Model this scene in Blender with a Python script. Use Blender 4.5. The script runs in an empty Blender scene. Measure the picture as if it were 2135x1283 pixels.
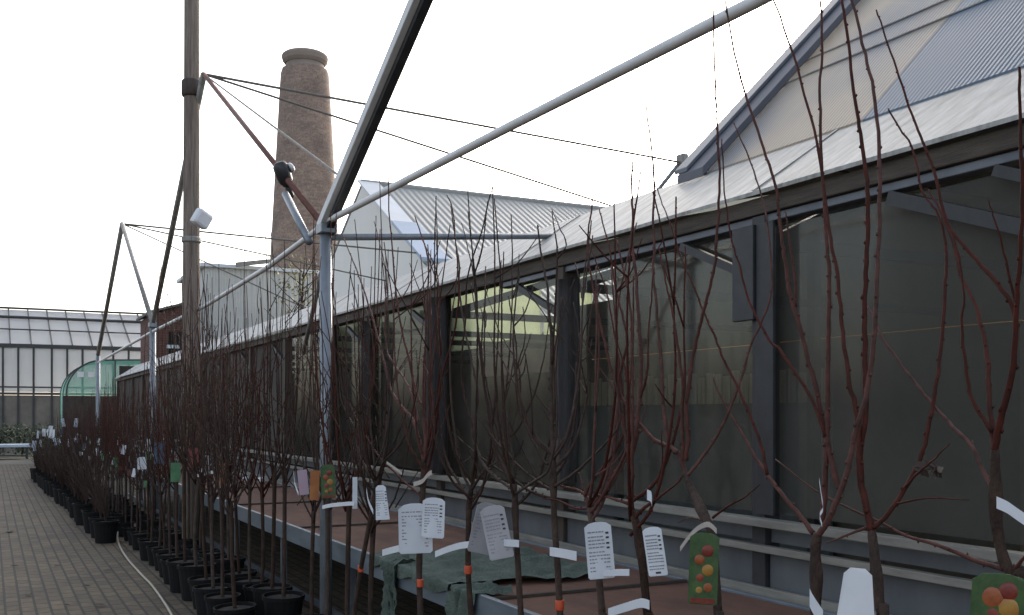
import bpy, math, random
from mathutils import Vector, Matrix
S = bpy.context.scene
COL = S.collection
R = math.radians
# ------------------------------------------------------------------ photo frame -> world
F, CX, VH, H = 2100.0, 1067.5, 865.0, 1.5
TH = R(27.4); CT, ST = math.cos(TH), math.sin(TH)
def ray(u, v):
    a = (u-CX)/F
    return (a*CT+ST, -a*ST+CT, (VH-v)/F)
def onX(u, v, X):
    r = ray(u, v); D = X/r[0]; return Vector((X, r[1]*D, H+r[2]*D))
def onY(u, v, Y):
    r = ray(u, v); D = Y/r[1]; return Vector((r[0]*D, Y, H+r[2]*D))
def onD(u, v, D):
    r = ray(u, v); return Vector((r[0]*D, r[1]*D, H+r[2]*D))
def onZ(u, v, z):
    r = ray(u, v); D = (z-H)/r[2]; return Vector((r[0]*D, r[1]*D, z))

# ------------------------------------------------------------------ mesh builder
class MB:
    def __init__(s): s.v = []; s.f = []; s.uv = None
    def box(s, x0, x1, y0, y1, z0, z1, M=None):
        b = len(s.v)
        for x, y, z in ((x0,y0,z0),(x1,y0,z0),(x1,y1,z0),(x0,y1,z0),(x0,y0,z1),(x1,y0,z1),(x1,y1,z1),(x0,y1,z1)):
            p = Vector((x,y,z)); s.v.append(M @ p if M else p)
        for q in ((0,3,2,1),(4,5,6,7),(0,1,5,4),(1,2,6,5),(2,3,7,6),(3,0,4,7)): s.f.append([b+i for i in q])
        return s
    def bar(s, a, b, w, h, roll=0.0):
        """rectangular bar from a to b"""
        a = Vector(a); b = Vector(b); d = b-a; L = d.length
        q = d.to_track_quat('X', 'Z').to_matrix().to_4x4()
        return s.box(0, L, -w/2, w/2, -h/2, h/2, Matrix.Translation(a) @ q @ Matrix.Rotation(roll, 4, 'X'))
    def tube(s, pts, rad, n=6, cap=True):
        pts = [Vector(p) for p in pts]
        if not hasattr(rad, '__len__'): rad = [rad]*len(pts)
        up = Vector((0.31, 0.17, 0.93)); base = len(s.v)
        for i, p in enumerate(pts):
            t = (pts[min(i+1, len(pts)-1)]-pts[max(i-1, 0)])
            if t.length < 1e-9: t = Vector((0,0,1))
            t.normalize()
            a = t.cross(up)
            if a.length < 0.05: a = t.cross(Vector((1,0,0)))
            a.normalize(); bb = t.cross(a)
            for k in range(n):
                g = 2*math.pi*k/n
                s.v.append(p+(a*math.cos(g)+bb*math.sin(g))*rad[i])
        for i in range(len(pts)-1):
            for k in range(n):
                k2 = (k+1) % n
                s.f.append([base+i*n+k, base+i*n+k2, base+(i+1)*n+k2, base+(i+1)*n+k])
        if cap:
            s.f.append([base+k for k in range(n)][::-1])
            s.f.append([base+(len(pts)-1)*n+k for k in range(n)])
        return s
    def lathe(s, prof, c=(0,0,0), n=20):
        """prof: list of (r, z)"""
        b = len(s.v); c = Vector(c)
        for r, z in prof:
            for k in range(n):
                g = 2*math.pi*k/n
                s.v.append(c+Vector((r*math.cos(g), r*math.sin(g), z)))
        for i in range(len(prof)-1):
            for k in range(n):
                k2 = (k+1) % n
                s.f.append([b+i*n+k, b+i*n+k2, b+(i+1)*n+k2, b+(i+1)*n+k])
        s.f.append([b+k for k in range(n)][::-1]); s.f.append([b+(len(prof)-1)*n+k for k in range(n)])
        return s
    def poly(s, pts):
        b = len(s.v); s.v += [Vector(p) for p in pts]; s.f.append([b+i for i in range(len(pts))]); return s
    def slab(s, pts, t):
        """polygon extruded by vector t"""
        b = len(s.v); n = len(pts); t = Vector(t)
        s.v += [Vector(p) for p in pts]+[Vector(p)+t for p in pts]
        s.f.append([b+i for i in range(n)][::-1]); s.f.append([b+n+i for i in range(n)])
        for i in range(n):
            j = (i+1) % n; s.f.append([b+i, b+j, b+n+j, b+n+i])
        return s
    def blob(s, c, r, seed=0):
        """small octahedral bud"""
        c = Vector(c); b = len(s.v)
        for d in ((1,0,0),(-1,0,0),(0,1,0),(0,-1,0),(0,0,1.5),(0,0,-1)): s.v.append(c+Vector(d)*r)
        for q in ((0,2,4),(2,1,4),(1,3,4),(3,0,4),(2,0,5),(1,2,5),(3,1,5),(0,3,5)): s.f.append([b+i for i in q])
        return s
    def build(s, name, mat, parent=None, smooth=False, bevel=0):
        off = Vector((0,0,0))
        p = parent
        while p: off += p.location; p = p.parent
        me = bpy.data.meshes.new(name)
        me.from_pydata([tuple(v-off) for v in s.v], [], s.f)
        me.validate(); me.update()
        me.materials.append(mat)
        if smooth:
            for p in me.polygons: p.use_smooth = True
        o = bpy.data.objects.new(name, me); COL.objects.link(o)
        if parent: o.parent = parent
        if bevel:
            m = o.modifiers.new('bevel', 'BEVEL'); m.width = bevel; m.segments = 2; m.limit_method = 'ANGLE'
        return o

def tag(o, label=None, cat=None, group=None, kind=None):
    if label: o['label'] = label
    if cat: o['category'] = cat
    if group: o['group'] = group
    if kind: o['kind'] = kind
    return o
def thing(name, loc, label, cat, group=None):
    o = bpy.data.objects.new(name, None); COL.objects.link(o); o.location = loc; o.empty_display_size = 0.1
    return tag(o, label, cat, group)
def copy_tree(o, parent=None):
    c = o.copy(); COL.objects.link(c)
    if parent: c.parent = parent
    for ch in list(o.children): copy_tree(ch, c)
    return c
def smooth_line(pts, sub=4):
    """Catmull-Rom through the points"""
    P = [Vector(p) for p in pts]
    if len(P) < 3: sub = max(sub, 2)
    out = []
    for i in range(len(P)-1):
        p0 = P[max(i-1,0)]; p1 = P[i]; p2 = P[i+1]; p3 = P[min(i+2,len(P)-1)]
        for k in range(sub):
            t = k/sub
            out.append(0.5*((2*p1)+(p2-p0)*t+(2*p0-5*p1+4*p2-p3)*t*t+(3*p1-p0-3*p2+p3)*t**3))
    out.append(P[-1]); return out

# ------------------------------------------------------------------ materials
MATS = {}
def nodes(name):
    m = bpy.data.materials.new(name); m.use_nodes = True
    nt = m.node_tree; b = nt.nodes['Principled BSDF']; return m, nt, b
def mat(name, c1, c2=None, rough=0.6, scale=6.0, metal=0.0, bump=0.0, bscale=None, stretch=(1,1,1), spec=0.5, c3=None, rnd=0):
    m, nt, b = nodes(name); N, L = nt.nodes, nt.links
    b.inputs['Roughness'].default_value = rough; b.inputs['Metallic'].default_value = metal
    b.inputs['Specular IOR Level'].default_value = spec
    tc = N.new('ShaderNodeTexCoord'); mp = N.new('ShaderNodeMapping'); mp.inputs['Scale'].default_value = stretch
    L.new(tc.outputs['Object'], mp.inputs[0])
    c2 = c2 or tuple(x*0.7 for x in c1)
    nz = N.new('ShaderNodeTexNoise'); nz.inputs['Scale'].default_value = scale; nz.inputs['Detail'].default_value = 7; nz.inputs['Roughness'].default_value = 0.65
    L.new(mp.outputs[0], nz.inputs['Vector'])
    cr = N.new('ShaderNodeValToRGB'); cr.color_ramp.elements[0].position = 0.32; cr.color_ramp.elements[1].position = 0.68
    cr.color_ramp.elements[0].color = (*c2, 1); cr.color_ramp.elements[1].color = (*c1, 1)
    if c3:
        e = cr.color_ramp.elements.new(0.8); e.color = (*c3, 1)
    L.new(nz.outputs['Fac'], cr.inputs[0]); L.new(cr.outputs[0], b.inputs['Base Color'])
    if rnd:
        oi = N.new('ShaderNodeObjectInfo'); mr = N.new('ShaderNodeMapRange'); mr.inputs['To Min'].default_value = 1-rnd; mr.inputs['To Max'].default_value = 1+rnd
        L.new(oi.outputs['Random'], mr.inputs['Value']); hs = N.new('ShaderNodeHueSaturation'); L.new(mr.outputs[0], hs.inputs['Value']); L.new(cr.outputs[0], hs.inputs['Color'])
        m3 = N.new('ShaderNodeMapRange'); m3.inputs['To Min'].default_value = 1.15; m3.inputs['To Max'].default_value = .75; L.new(oi.outputs['Random'], m3.inputs['Value']); L.new(m3.outputs[0], hs.inputs['Saturation'])
        L.new(hs.outputs[0], b.inputs['Base Color'])
    if bump:
        n2 = N.new('ShaderNodeTexNoise'); n2.inputs['Scale'].default_value = bscale or scale*5; n2.inputs['Detail'].default_value = 4
        L.new(mp.outputs[0], n2.inputs['Vector'])
        bp = N.new('ShaderNodeBump'); bp.inputs['Strength'].default_value = bump; bp.inputs['Distance'].default_value = 0.02
        L.new(n2.outputs['Fac'], bp.inputs['Height']); L.new(bp.outputs[0], b.inputs['Normal'])
    MATS[name] = m; return m
def add_wave(m, axis, scale, strength, dist=0.02, dark=None):
    """ribs along an axis of the object: real bump (corrugated sheet)"""
    nt = m.node_tree; N, L = nt.nodes, nt.links; b = N['Principled BSDF']
    tc = N.new('ShaderNodeTexCoord'); w = N.new('ShaderNodeTexWave'); w.bands_direction = axis; w.inputs['Scale'].default_value = scale; w.inputs['Distortion'].default_value = 0.0
    L.new(tc.outputs['Object'], w.inputs['Vector'])
    bp = N.new('ShaderNodeBump'); bp.inputs['Strength'].default_value = strength; bp.inputs['Distance'].default_value = dist
    L.new(w.outputs['Fac'], bp.inputs['Height']); L.new(bp.outputs[0], b.inputs['Normal'])
def sheet(name, col, alpha, trans=0.5, rough=0.4, col2=None, scale=2.0):
    """thin sheet: part clear, part diffuse, part light-passing (plastic film, netting)"""
    m = bpy.data.materials.new(name); m.use_nodes = True; nt = m.node_tree; N, L = nt.nodes, nt.links
    N.remove(N['Principled BSDF']); out = N['Material Output']
    nz = N.new('ShaderNodeTexNoise'); nz.inputs['Scale'].default_value = scale; nz.inputs['Detail'].default_value = 5
    tc = N.new('ShaderNodeTexCoord'); L.new(tc.outputs['Object'], nz.inputs['Vector'])
    mx = N.new('ShaderNodeMix'); mx.data_type = 'RGBA'; mx.inputs['A'].default_value = (*col,1); mx.inputs['B'].default_value = (*(col2 or col),1)
    L.new(nz.outputs['Fac'], mx.inputs['Factor'])
    d = N.new('ShaderNodeBsdfDiffuse'); t = N.new('ShaderNodeBsdfTranslucent'); tr = N.new('ShaderNodeBsdfTransparent')
    L.new(mx.outputs['Result'], d.inputs[0]); L.new(mx.outputs['Result'], t.inputs[0])
    m1 = N.new('ShaderNodeMixShader'); m1.inputs[0].default_value = trans; L.new(d.outputs[0], m1.inputs[1]); L.new(t.outputs[0], m1.inputs[2])
    g = N.new('ShaderNodeBsdfGlossy'); g.inputs['Roughness'].default_value = rough; m15 = N.new('ShaderNodeMixShader'); m15.inputs[0].default_value = 0.06
    L.new(m1.outputs[0], m15.inputs[1]); L.new(g.outputs[0], m15.inputs[2])
    m2 = N.new('ShaderNodeMixShader'); m2.inputs[0].default_value = alpha; L.new(tr.outputs[0], m2.inputs[1]); L.new(m15.outputs[0], m2.inputs[2])
    L.new(m2.outputs[0], out.inputs[0]); MATS[name] = m; return m
def glass(name, tint, refl, rough=0.05, dust=.14):
    m = bpy.data.materials.new(name); m.use_nodes = True; nt = m.node_tree; N, L = nt.nodes, nt.links
    N.remove(N['Principled BSDF']); out = N['Material Output']
    tr = N.new('ShaderNodeBsdfTransparent'); tr.inputs[0].default_value = (*tint,1)
    g = N.new('ShaderNodeBsdfGlossy'); g.inputs['Roughness'].default_value = rough
    d = N.new('ShaderNodeBsdfDiffuse'); d.inputs[0].default_value = (.135,.13,.12,1)
    fr = N.new('ShaderNodeFresnel'); fr.inputs[0].default_value = 1.45
    mu = N.new('ShaderNodeMath'); mu.operation = 'MULTIPLY'; mu.inputs[1].default_value = refl; L.new(fr.outputs[0], mu.inputs[0])
    m0 = N.new('ShaderNodeMixShader')
    nz = N.new('ShaderNodeTexNoise'); nz.inputs['Scale'].default_value = 3.0; nz.inputs['Detail'].default_value = 6
    tc = N.new('ShaderNodeTexCoord'); L.new(tc.outputs['Object'], nz.inputs['Vector'])
    m9 = N.new('ShaderNodeMath'); m9.operation = 'MULTIPLY_ADD'; m9.inputs[1].default_value = 0.30; m9.inputs[2].default_value = dust; L.new(nz.outputs['Fac'], m9.inputs[0]); L.new(m9.outputs[0], m0.inputs[0])
    L.new(tr.outputs[0], m0.inputs[1]); L.new(d.outputs[0], m0.inputs[2])
    m1 = N.new('ShaderNodeMixShader'); L.new(mu.outputs[0], m1.inputs[0]); L.new(m0.outputs[0], m1.inputs[1]); L.new(g.outputs[0], m1.inputs[2])
    L.new(m1.outputs[0], out.inputs[0]); MATS[name] = m; return m

def brick_mat(name, c1, c2, cm, w, h, mortar, rot=None, uv=False, stain=None, bump=0.4, rough=0.85, sc=1.0, offset=0.5):
    m, nt, b = nodes(name); N, L = nt.nodes, nt.links
    tc = N.new('ShaderNodeTexCoord'); mp = N.new('ShaderNodeMapping')
    if rot: mp.inputs['Rotation'].default_value = rot
    L.new(tc.outputs['UV' if uv else 'Object'], mp.inputs[0])
    br = N.new('ShaderNodeTexBrick'); br.inputs['Color1'].default_value = (*c1,1); br.inputs['Color2'].default_value = (*c2,1); br.inputs['Mortar'].default_value = (*cm,1)
    br.inputs['Scale'].default_value = sc; br.inputs['Brick Width'].default_value = w; br.inputs['Row Height'].default_value = h; br.inputs['Mortar Size'].default_value = mortar
    br.inputs['Mortar Smooth'].default_value = 0.3; br.offset = offset
    L.new(mp.outputs[0], br.inputs['Vector'])
    nz = N.new('ShaderNodeTexNoise'); nz.inputs['Scale'].default_value = 0.9; nz.inputs['Detail'].default_value = 9; nz.inputs['Roughness'].default_value = .7
    L.new(tc.outputs['Object'], nz.inputs['Vector'])
    cr = N.new('ShaderNodeValToRGB'); cr.color_ramp.elements[0].position = .3; cr.color_ramp.elements[1].position = .7
    cr.color_ramp.elements[0].color = (.62,.62,.64,1); cr.color_ramp.elements[1].color = (1.18,1.14,1.08,1)
    L.new(nz.outputs['Fac'], cr.inputs[0])
    mx = N.new('ShaderNodeMix'); mx.data_type = 'RGBA'; mx.blend_type = 'MULTIPLY'; mx.inputs['Factor'].default_value = 1
    L.new(br.outputs['Color'], mx.inputs['A']); L.new(cr.outputs[0], mx.inputs['B'])
    last = mx.outputs['Result']
    n3 = N.new('ShaderNodeTexNoise'); n3.inputs['Scale'].default_value = 14; n3.inputs['Detail'].default_value = 3; L.new(tc.outputs['Object'], n3.inputs['Vector'])
    c3 = N.new('ShaderNodeValToRGB'); c3.color_ramp.elements[0].position = .35; c3.color_ramp.elements[1].position = .65
    c3.color_ramp.elements[0].color = (.8,.8,.8,1); c3.color_ramp.elements[1].color = (1.15,1.15,1.15,1); L.new(n3.outputs['Fac'], c3.inputs[0])
    m2 = N.new('ShaderNodeMix'); m2.data_type = 'RGBA'; m2.blend_type = 'MULTIPLY'; m2.inputs['Factor'].default_value = 1
    L.new(last, m2.inputs['A']); L.new(c3.outputs[0], m2.inputs['B']); last = m2.outputs['Result']
    L.new(last, b.inputs['Base Color']); b.inputs['Roughness'].default_value = rough
    bp = N.new('ShaderNodeBump'); bp.inputs['Strength'].default_value = bump; bp.inputs['Distance'].default_value = 0.01; bp.invert = True
    L.new(br.outputs['Fac'], bp.inputs['Height']); L.new(bp.outputs[0], b.inputs['Normal'])
    MATS[name] = m; return m

M = {}
M['paver'] = brick_mat('brick_paving', (.14,.104,.062), (.086,.066,.043), (.032,.026,.018), .205, .105, .011, rot=(0,0,R(90)))
M['ground'] = mat('earth_ground', (.14,.125,.10), (.08,.075,.06), .95, 1.2, bump=.3)
M['galv'] = mat('galvanised_pipe', (.30,.33,.36), (.17,.19,.22), .42, 9, metal=.35, c3=(.40,.42,.43), stretch=(1,1,.4))
M['galv_lit'] = mat('lit_galvanised_pipe', (.74,.74,.74), (.60,.60,.60), .5, 7)  # pipe steel with backlight glare put into its pale colour
M['galv_old'] = mat('weathered_pipe', (.30,.29,.27), (.17,.16,.145), .55, 11, metal=.2, c3=(.38,.36,.33))
M['rust'] = mat('red_oxide_pipe', (.17,.055,.035), (.10,.04,.03), .6, 18, c3=(.22,.12,.09))
M['wire'] = mat('wire_rod', (.22,.20,.18), (.12,.11,.10), .5, 20, metal=.3)
M['pole'] = mat('weathered_pole', (.33,.275,.235), (.15,.12,.10), .9, 9, bump=.8, stretch=(5,5,.25), c3=(.40,.36,.31), spec=.15)
M['white_plastic'] = mat('white_plastic', (.78,.78,.80), (.66,.67,.70), .4, 4)
M['black_metal'] = mat('black_metal', (.028,.028,.032), (.015,.015,.016), .4, 12)
M['lens'] = mat('lamp_glass', (.65,.66,.66), (.5,.5,.5), .15, 3)
M['eave'] = mat('old_timber_beam', (.105,.085,.068), (.055,.045,.038), .8, 9, bump=.4, stretch=(5,.5,5))
M['eave_trim'] = mat('grey_blue_trim', (.16,.175,.20), (.10,.11,.13), .45, 5, metal=.2)
M['band'] = mat('white_roof_sheet', (.48,.475,.45), (.20,.195,.18), .5, 6.5, stretch=(.6,2.6,.6), c3=(.58,.58,.57), spec=.3)
M['barge'] = mat('slate_blue_board', (.12,.125,.15), (.085,.09,.11), .6, 3)
M['post_dark'] = mat('dark_post', (.036,.037,.042), (.018,.018,.021), .5, 8)
M['post_brown'] = mat('brown_post', (.075,.055,.042), (.04,.03,.025), .75, 8, stretch=(4,4,.6))
M['curtain'] = mat('dark_shade_cloth', (.05,.045,.045), (.022,.02,.02), .95, 8, bump=.6, stretch=(14,14,1))
M['sill'] = mat('pale_sill_board', (.28,.265,.23), (.17,.16,.14), .6, 5, stretch=(4,.7,4))
M['base'] = mat('grey_base_panel', (.13,.14,.15), (.085,.09,.10), .6, 3, stretch=(1,1,.4))
M['pane'] = glass('greenhouse_glass', (.84,.85,.82), .13, .08)
M['pane_clear'] = glass('clear_greenhouse_glass', (.90,.91,.89), .13, .06, -.06)
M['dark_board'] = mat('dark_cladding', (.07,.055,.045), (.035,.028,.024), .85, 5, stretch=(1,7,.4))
M['inner_wall'] = mat('inner_wall', (.135,.122,.10), (.068,.062,.052), .8, 1.6, stretch=(1,1,.6))
M['inner_pink'] = mat('pinkish_panel', (.42,.35,.32), (.34,.28,.26), .8, 2)
M['plank'] = mat('pale_plank', (.38,.34,.28), (.20,.18,.15), .8, 4, stretch=(6,6,.4))
M['yellow_film'] = sheet('yellowed_film', (.76,.80,.62), .86, .9, .5, (.62,.66,.48), 1.3)
M['roof_film'] = sheet('grey_roof_film', (.60,.61,.55), .93, .7, .5, (.46,.47,.42), .8)
M['slit_tint_film'] = sheet('slit_tint_film', (.55,.36,.12), .95, .6, .5)  # tint put in for the thin sunlit line at the back wall
M['floor_in'] = mat('greenhouse_floor', (.12,.11,.09), (.06,.055,.045), .9, 3)
M['roof_in'] = mat('bitumen_roof', (.16,.16,.16), (.10,.10,.10), .8, 3)
M['bench_rim'] = mat('blue_grey_bench_metal', (.20,.235,.27), (.125,.15,.175), .42, 5, metal=.25, stretch=(1,.5,2))
M['bench_top'] = mat('brown_bench_felt', (.19,.092,.058), (.10,.05,.034), .9, 3.5, bump=.3, c3=(.22,.13,.075), stretch=(1,.45,1))
M['bench_leg'] = mat('bench_leg_steel', (.13,.145,.16), (.07,.08,.09), .5, 6)
M['net'] = mat('green_shade_net', (.12,.155,.125), (.06,.08,.066), .95, 9, bump=.7, bscale=60)
M['hose'] = mat('pale_hose', (.34,.29,.22), (.25,.21,.16), .5, 20)
M['stem'] = mat('red_brown_shoot', (.105,.030,.021), (.042,.016,.012), .75, 30, c3=(.17,.08,.055), spec=.2, rnd=.35)
M['stem_dark'] = mat('dark_twig', (.066,.037,.029), (.03,.018,.014), .75, 30, c3=(.11,.07,.054), spec=.2, rnd=.35)
M['trunk'] = mat('grey_brown_bark', (.082,.052,.038), (.032,.021,.017), .85, 26, bump=.6, stretch=(1,1,.4), c3=(.14,.115,.09), spec=.2, rnd=.3)
M['pot'] = mat('black_plastic_pot', (.010,.010,.011), (.006,.006,.006), .85, 10, spec=.2)
M['soil'] = mat('potting_soil', (.03,.022,.017), (.014,.011,.009), .95, 30, bump=.8)
M['label'] = mat('white_label_card', (.68,.70,.74), (.60,.62,.67), .45, 8)
M['label_grey'] = mat('translucent_label_back', (.42,.41,.43), (.33,.32,.34), .4, 8)
M['ink'] = mat('grey_print', (.30,.30,.33), (.22,.22,.24), .6, 60)
M['ink_dark'] = mat('black_print', (.05,.05,.055), (.03,.03,.03), .6, 60)
M['tie'] = mat('pale_tie', (.45,.40,.36), (.36,.31,.28), .6, 20)
M['band_orange'] = mat('orange_tape', (.62,.10,.03), (.45,.05,.02), .5, 20)
M['tag_orange'] = mat('orange_card', (.40,.16,.04), (.30,.08,.025), .5, 14, c3=(.50,.36,.18))
M['tag_red'] = mat('dark_red_card', (.16,.03,.02), (.04,.015,.015), .5, 14, c3=(.22,.10,.03))
M['tag_pink'] = mat('pink_card', (.55,.33,.38), (.42,.40,.50), .5, 14)
M['tag_rose'] = mat('pinkish_red_card', (.38,.11,.11), (.22,.05,.05), .5, 40, c3=(.5,.32,.28))
M['tag_blue'] = mat('blue_card', (.10,.14,.22), (.06,.08,.13), .5, 14)
M['tag_green'] = mat('green_card', (.10,.26,.12), (.05,.14,.07), .5, 14)
M['dry_leaf'] = mat('dry_leaf', (.06,.035,.025), (.03,.02,.015), .8, 20)
M['fruit_card'] = mat('green_fruit_card', (.055,.115,.03), (.02,.05,.018), .35, 40, c3=(.12,.17,.05))
M['fruit_red'] = mat('red_fruit_print', (.26,.035,.015), (.12,.015,.012), .4, 35, c3=(.36,.12,.03))
M['fruit_orange'] = mat('orange_fruit_print', (.36,.10,.02), (.22,.045,.015), .4, 35, c3=(.42,.22,.04))
M['fruit_yellow'] = mat('yellow_fruit_print', (.38,.21,.03), (.28,.09,.02), .4, 35, c3=(.40,.28,.06))
def fruit_mat_unused():
    m, nt, b = nodes('printed_fruit_picture'); N, L = nt.nodes, nt.links
    tc = N.new('ShaderNodeTexCoord'); vo = N.new('ShaderNodeTexVoronoi'); vo.inputs['Scale'].default_value = 24
    L.new(tc.outputs['Object'], vo.inputs['Vector'])
    cr = N.new('ShaderNodeValToRGB'); e = cr.color_ramp.elements
    e[0].position = 0; e[0].color = (.42,.26,.03,1); e[1].position = .36; e[1].color = (.36,.06,.02,1)
    x = e.new(.52); x.color = (.10,.22,.04,1); x = e.new(.75); x.color = (.03,.13,.03,1)
    L.new(vo.outputs['Distance'], cr.inputs[0])
    nz = N.new('ShaderNodeTexNoise'); nz.inputs['Scale'].default_value = 25; L.new(tc.outputs['Object'], nz.inputs['Vector'])
    mx = N.new('ShaderNodeMix'); mx.data_type = 'RGBA'; mx.blend_type = 'OVERLAY'; mx.inputs['Factor'].default_value = .5
    L.new(cr.outputs[0], mx.inputs['A']); L.new(nz.outputs['Fac'], mx.inputs['B']); L.new(mx.outputs['Result'], b.inputs['Base Color'])
    b.inputs['Roughness'].default_value = .35; return m
M['chimney'] = brick_mat('chimney_brick', (.34,.25,.205), (.25,.18,.145), (.28,.225,.19), .24, .085, .010, uv=True, bump=.2)
M['concrete'] = mat('weathered_concrete', (.31,.26,.225), (.22,.175,.15), .9, 1.4)
M['corr_roof'] = mat('grey_corrugated_sheet', (.37,.37,.35), (.30,.30,.285), .6, .8)
add_wave(M['corr_roof'], 'X', 1.9, .5, .04)
M['corr_wall'] = mat('pale_corrugated_wall', (.60,.59,.56), (.48,.48,.46), .7, .6)
add_wave(M['corr_wall'], 'X', 2.0, .7, .06)
M['white_wall'] = mat('white_rendered_wall', (.88,.85,.80), (.80,.77,.72), .85, .5, stretch=(1,1,.5))
M['blue_trim'] = mat('pale_blue_verge_sheet', (.42,.50,.62), (.33,.40,.51), .5, 1.2)
M['white_trim'] = mat('white_verge_sheet', (.66,.68,.71), (.55,.57,.60), .45, 1.2)
M['brick_red'] = brick_mat('dark_red_brick', (.15,.055,.042), (.11,.04,.032), (.15,.11,.09), .22, .075, .01, rot=(R(90),0,0))
M['door_shade'] = mat('doorway_shade', (.012,.010,.010), (.006,.006,.006), .9, 2)  # near-black colour stands for the shade inside the hut door
M['green_net'] = sheet('green_windbreak_net', (.16,.42,.35), .70, .5, .6, (.09,.27,.23), 3)
M['gh_frame'] = mat('dark_glazing_bar', (.05,.05,.052), (.03,.03,.032), .5, 3)
M['gh_glass'] = sheet('whitened_glass', (.90,.92,.94), .80, .8, .2, (.74,.77,.82), .35)
M['gh_wall'] = sheet('white_sheet_wall', (.80,.80,.79), .96, .45, .4, (.68,.68,.69), .5)
M['gh_low'] = mat('dark_lower_wall', (.24,.21,.18), (.13,.115,.10), .85, 1.2)
M['leaf'] = mat('dark_hedge_leaf', (.04,.065,.025), (.02,.035,.014), .7, 9)
M['leaf_y'] = mat('yellow_green_leaf', (.22,.20,.06), (.10,.11,.03), .7, 3)
M['tray'] = mat('pale_blue_tray', (.55,.60,.68), (.40,.46,.56), .4, 2)

# polycarbonate roof of the near bay: streaky, slightly translucent, fine ribs
def poly_mat(name, ca, cb_):
    m, nt, b = nodes(name); N, L = nt.nodes, nt.links
    tc = N.new('ShaderNodeTexCoord')
    mp = N.new('ShaderNodeMapping'); mp.inputs['Scale'].default_value = (.5,.9,.5); L.new(tc.outputs['Object'], mp.inputs[0])
    nz = N.new('ShaderNodeTexNoise'); nz.inputs['Scale'].default_value = 1.1; nz.inputs['Detail'].default_value = 6; L.new(mp.outputs[0], nz.inputs['Vector'])
    cr = N.new('ShaderNodeValToRGB'); e = cr.color_ramp.elements; e[0].position = .38; e[1].position = .62
    e[0].color = (*ca,1); e[1].color = (*cb_,1); L.new(nz.outputs['Fac'], cr.inputs[0]); L.new(cr.outputs[0], b.inputs['Base Color'])
    b.inputs['Roughness'].default_value = .4; b.inputs['Specular IOR Level'].default_value = .4
    w = N.new('ShaderNodeTexWave'); w.bands_direction = 'Y'; w.inputs['Scale'].default_value = 10.5; w.inputs['Distortion'].default_value = .25; w.inputs['Detail'].default_value = 1
    L.new(tc.outputs['Object'], w.inputs['Vector'])
    bp = N.new('ShaderNodeBump'); bp.inputs['Strength'].default_value = .5; bp.inputs['Distance'].default_value = .006; L.new(w.outputs['Fac'], bp.inputs['Height']); L.new(bp.outputs[0], b.inputs['Normal'])
    t = N.new('ShaderNodeBsdfTranslucent'); t.inputs[0].default_value = (.55,.46,.24,1)
    mx = N.new('ShaderNodeMixShader'); mx.inputs[0].default_value = .22
    L.new(b.outputs[0], mx.inputs[1]); L.new(t.outputs[0], mx.inputs[2]); L.new(mx.outputs[0], N['Material Output'].inputs[0]); return m
M['poly'] = poly_mat('pale_ribbed_polycarbonate', (.17,.19,.22), (.44,.36,.27)); M['poly_blue'] = poly_mat('blue_ribbed_polycarbonate', (.06,.115,.19), (.12,.18,.25))

# ================================================================== SETTING
g = MB(); g.poly([(-1500,-1500,-.006),(1500,-1500,-.006),(1500,1500,-.006),(-1500,1500,-.006)]); tag(g.build('ground', M['ground']), kind='structure')
p = MB(); p.poly([(-9,-6,0),(3.42,-6,0),(3.42,34,0),(-9,34,0)]); tag(p.build('path', M['paver']), kind='structure')

# ================================================================== NEAR GREENHOUSE (right)
XW = 3.5
gh = thing('greenhouse', (XW, 5.95, 0), 'long dark glazed greenhouse behind the bench, with white sloping roof edge', 'greenhouse')
YE = 33.0; YN = -2.0; YG = 5.27
ZB = 2.51   # underside of the eaves beam
MB().box(XW-.06, XW+.06, YN, YE, ZB, ZB+.085).build('eaves_beam', M['eave'], gh, bevel=.006)
MB().box(XW-.035, XW+.05, YN, 6.9, ZB-.042, ZB-.003).build('window_head_rail', M['eave_trim'], gh, bevel=.004)
# white sloping roof edge
b = MB(); b.slab([(XW-.10,YN,ZB+.090),(XW-.10,YE,ZB+.090),(4.0,YE,3.0),(4.0,YN,3.0)], (0,0,.02)); b.build('roof_edge_sheet', M['band'], gh)
for k in range(13):
    y = YN+.6+k*2.66
    if y < YE-1: MB().slab([(XW-.102,y,ZB+.1125),(XW-.102,y+.02,ZB+.1125),(4.0,y+.02,3.0225),(4.0,y,3.0225)], (0,0,.006)).build('sheet_lap', M['band'], gh)
# far bay roof
b = MB(); b.slab([(4.004,YG+.05,2.99),(4.004,YE,2.99),(7.4,YE,3.80),(7.4,YG+.05,3.80)], (0,0,.03)); b.build('low_roof', M['roof_film'], gh)
# near steep roof (45 degrees) with ridge at X=7
def rz(x): return 3.03+(x-4.0)*1.0
b = MB(); b.slab([(3.97,3.76,rz(3.97)),(3.97,YG-.22,rz(3.97)),(7.0,YG-.22,rz(7.0)),(7.0,3.76,rz(7.0))], (0,0,.012)); b.build('ribbed_roof', M['poly'], gh)
b = MB(); b.slab([(3.97,YN,rz(3.97)),(3.97,3.755,rz(3.97)),(7.0,3.755,rz(7.0)),(7.0,YN,rz(7.0))], (0,0,.012)); b.build('ribbed_roof', M['poly_blue'], gh)
b = MB(); b.slab([(7.01,YN,rz(7)),(7.01,YG,rz(7)),(10.0,YG,3.0),(10.0,YN,3.0)], (0,0,.012)); b.build('ribbed_roof', M['poly'], gh)
for x in (4.62, 4.80, 5.7):
    MB().bar((x,YN,rz(x)+.016),(x,YG-.22,rz(x)+.016),.012,.008).build('roof_batten', M['galv_old'], gh)
a = Vector((3.93,YG,rz(3.93))); c = Vector((7.02,YG,rz(7.02)))
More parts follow.
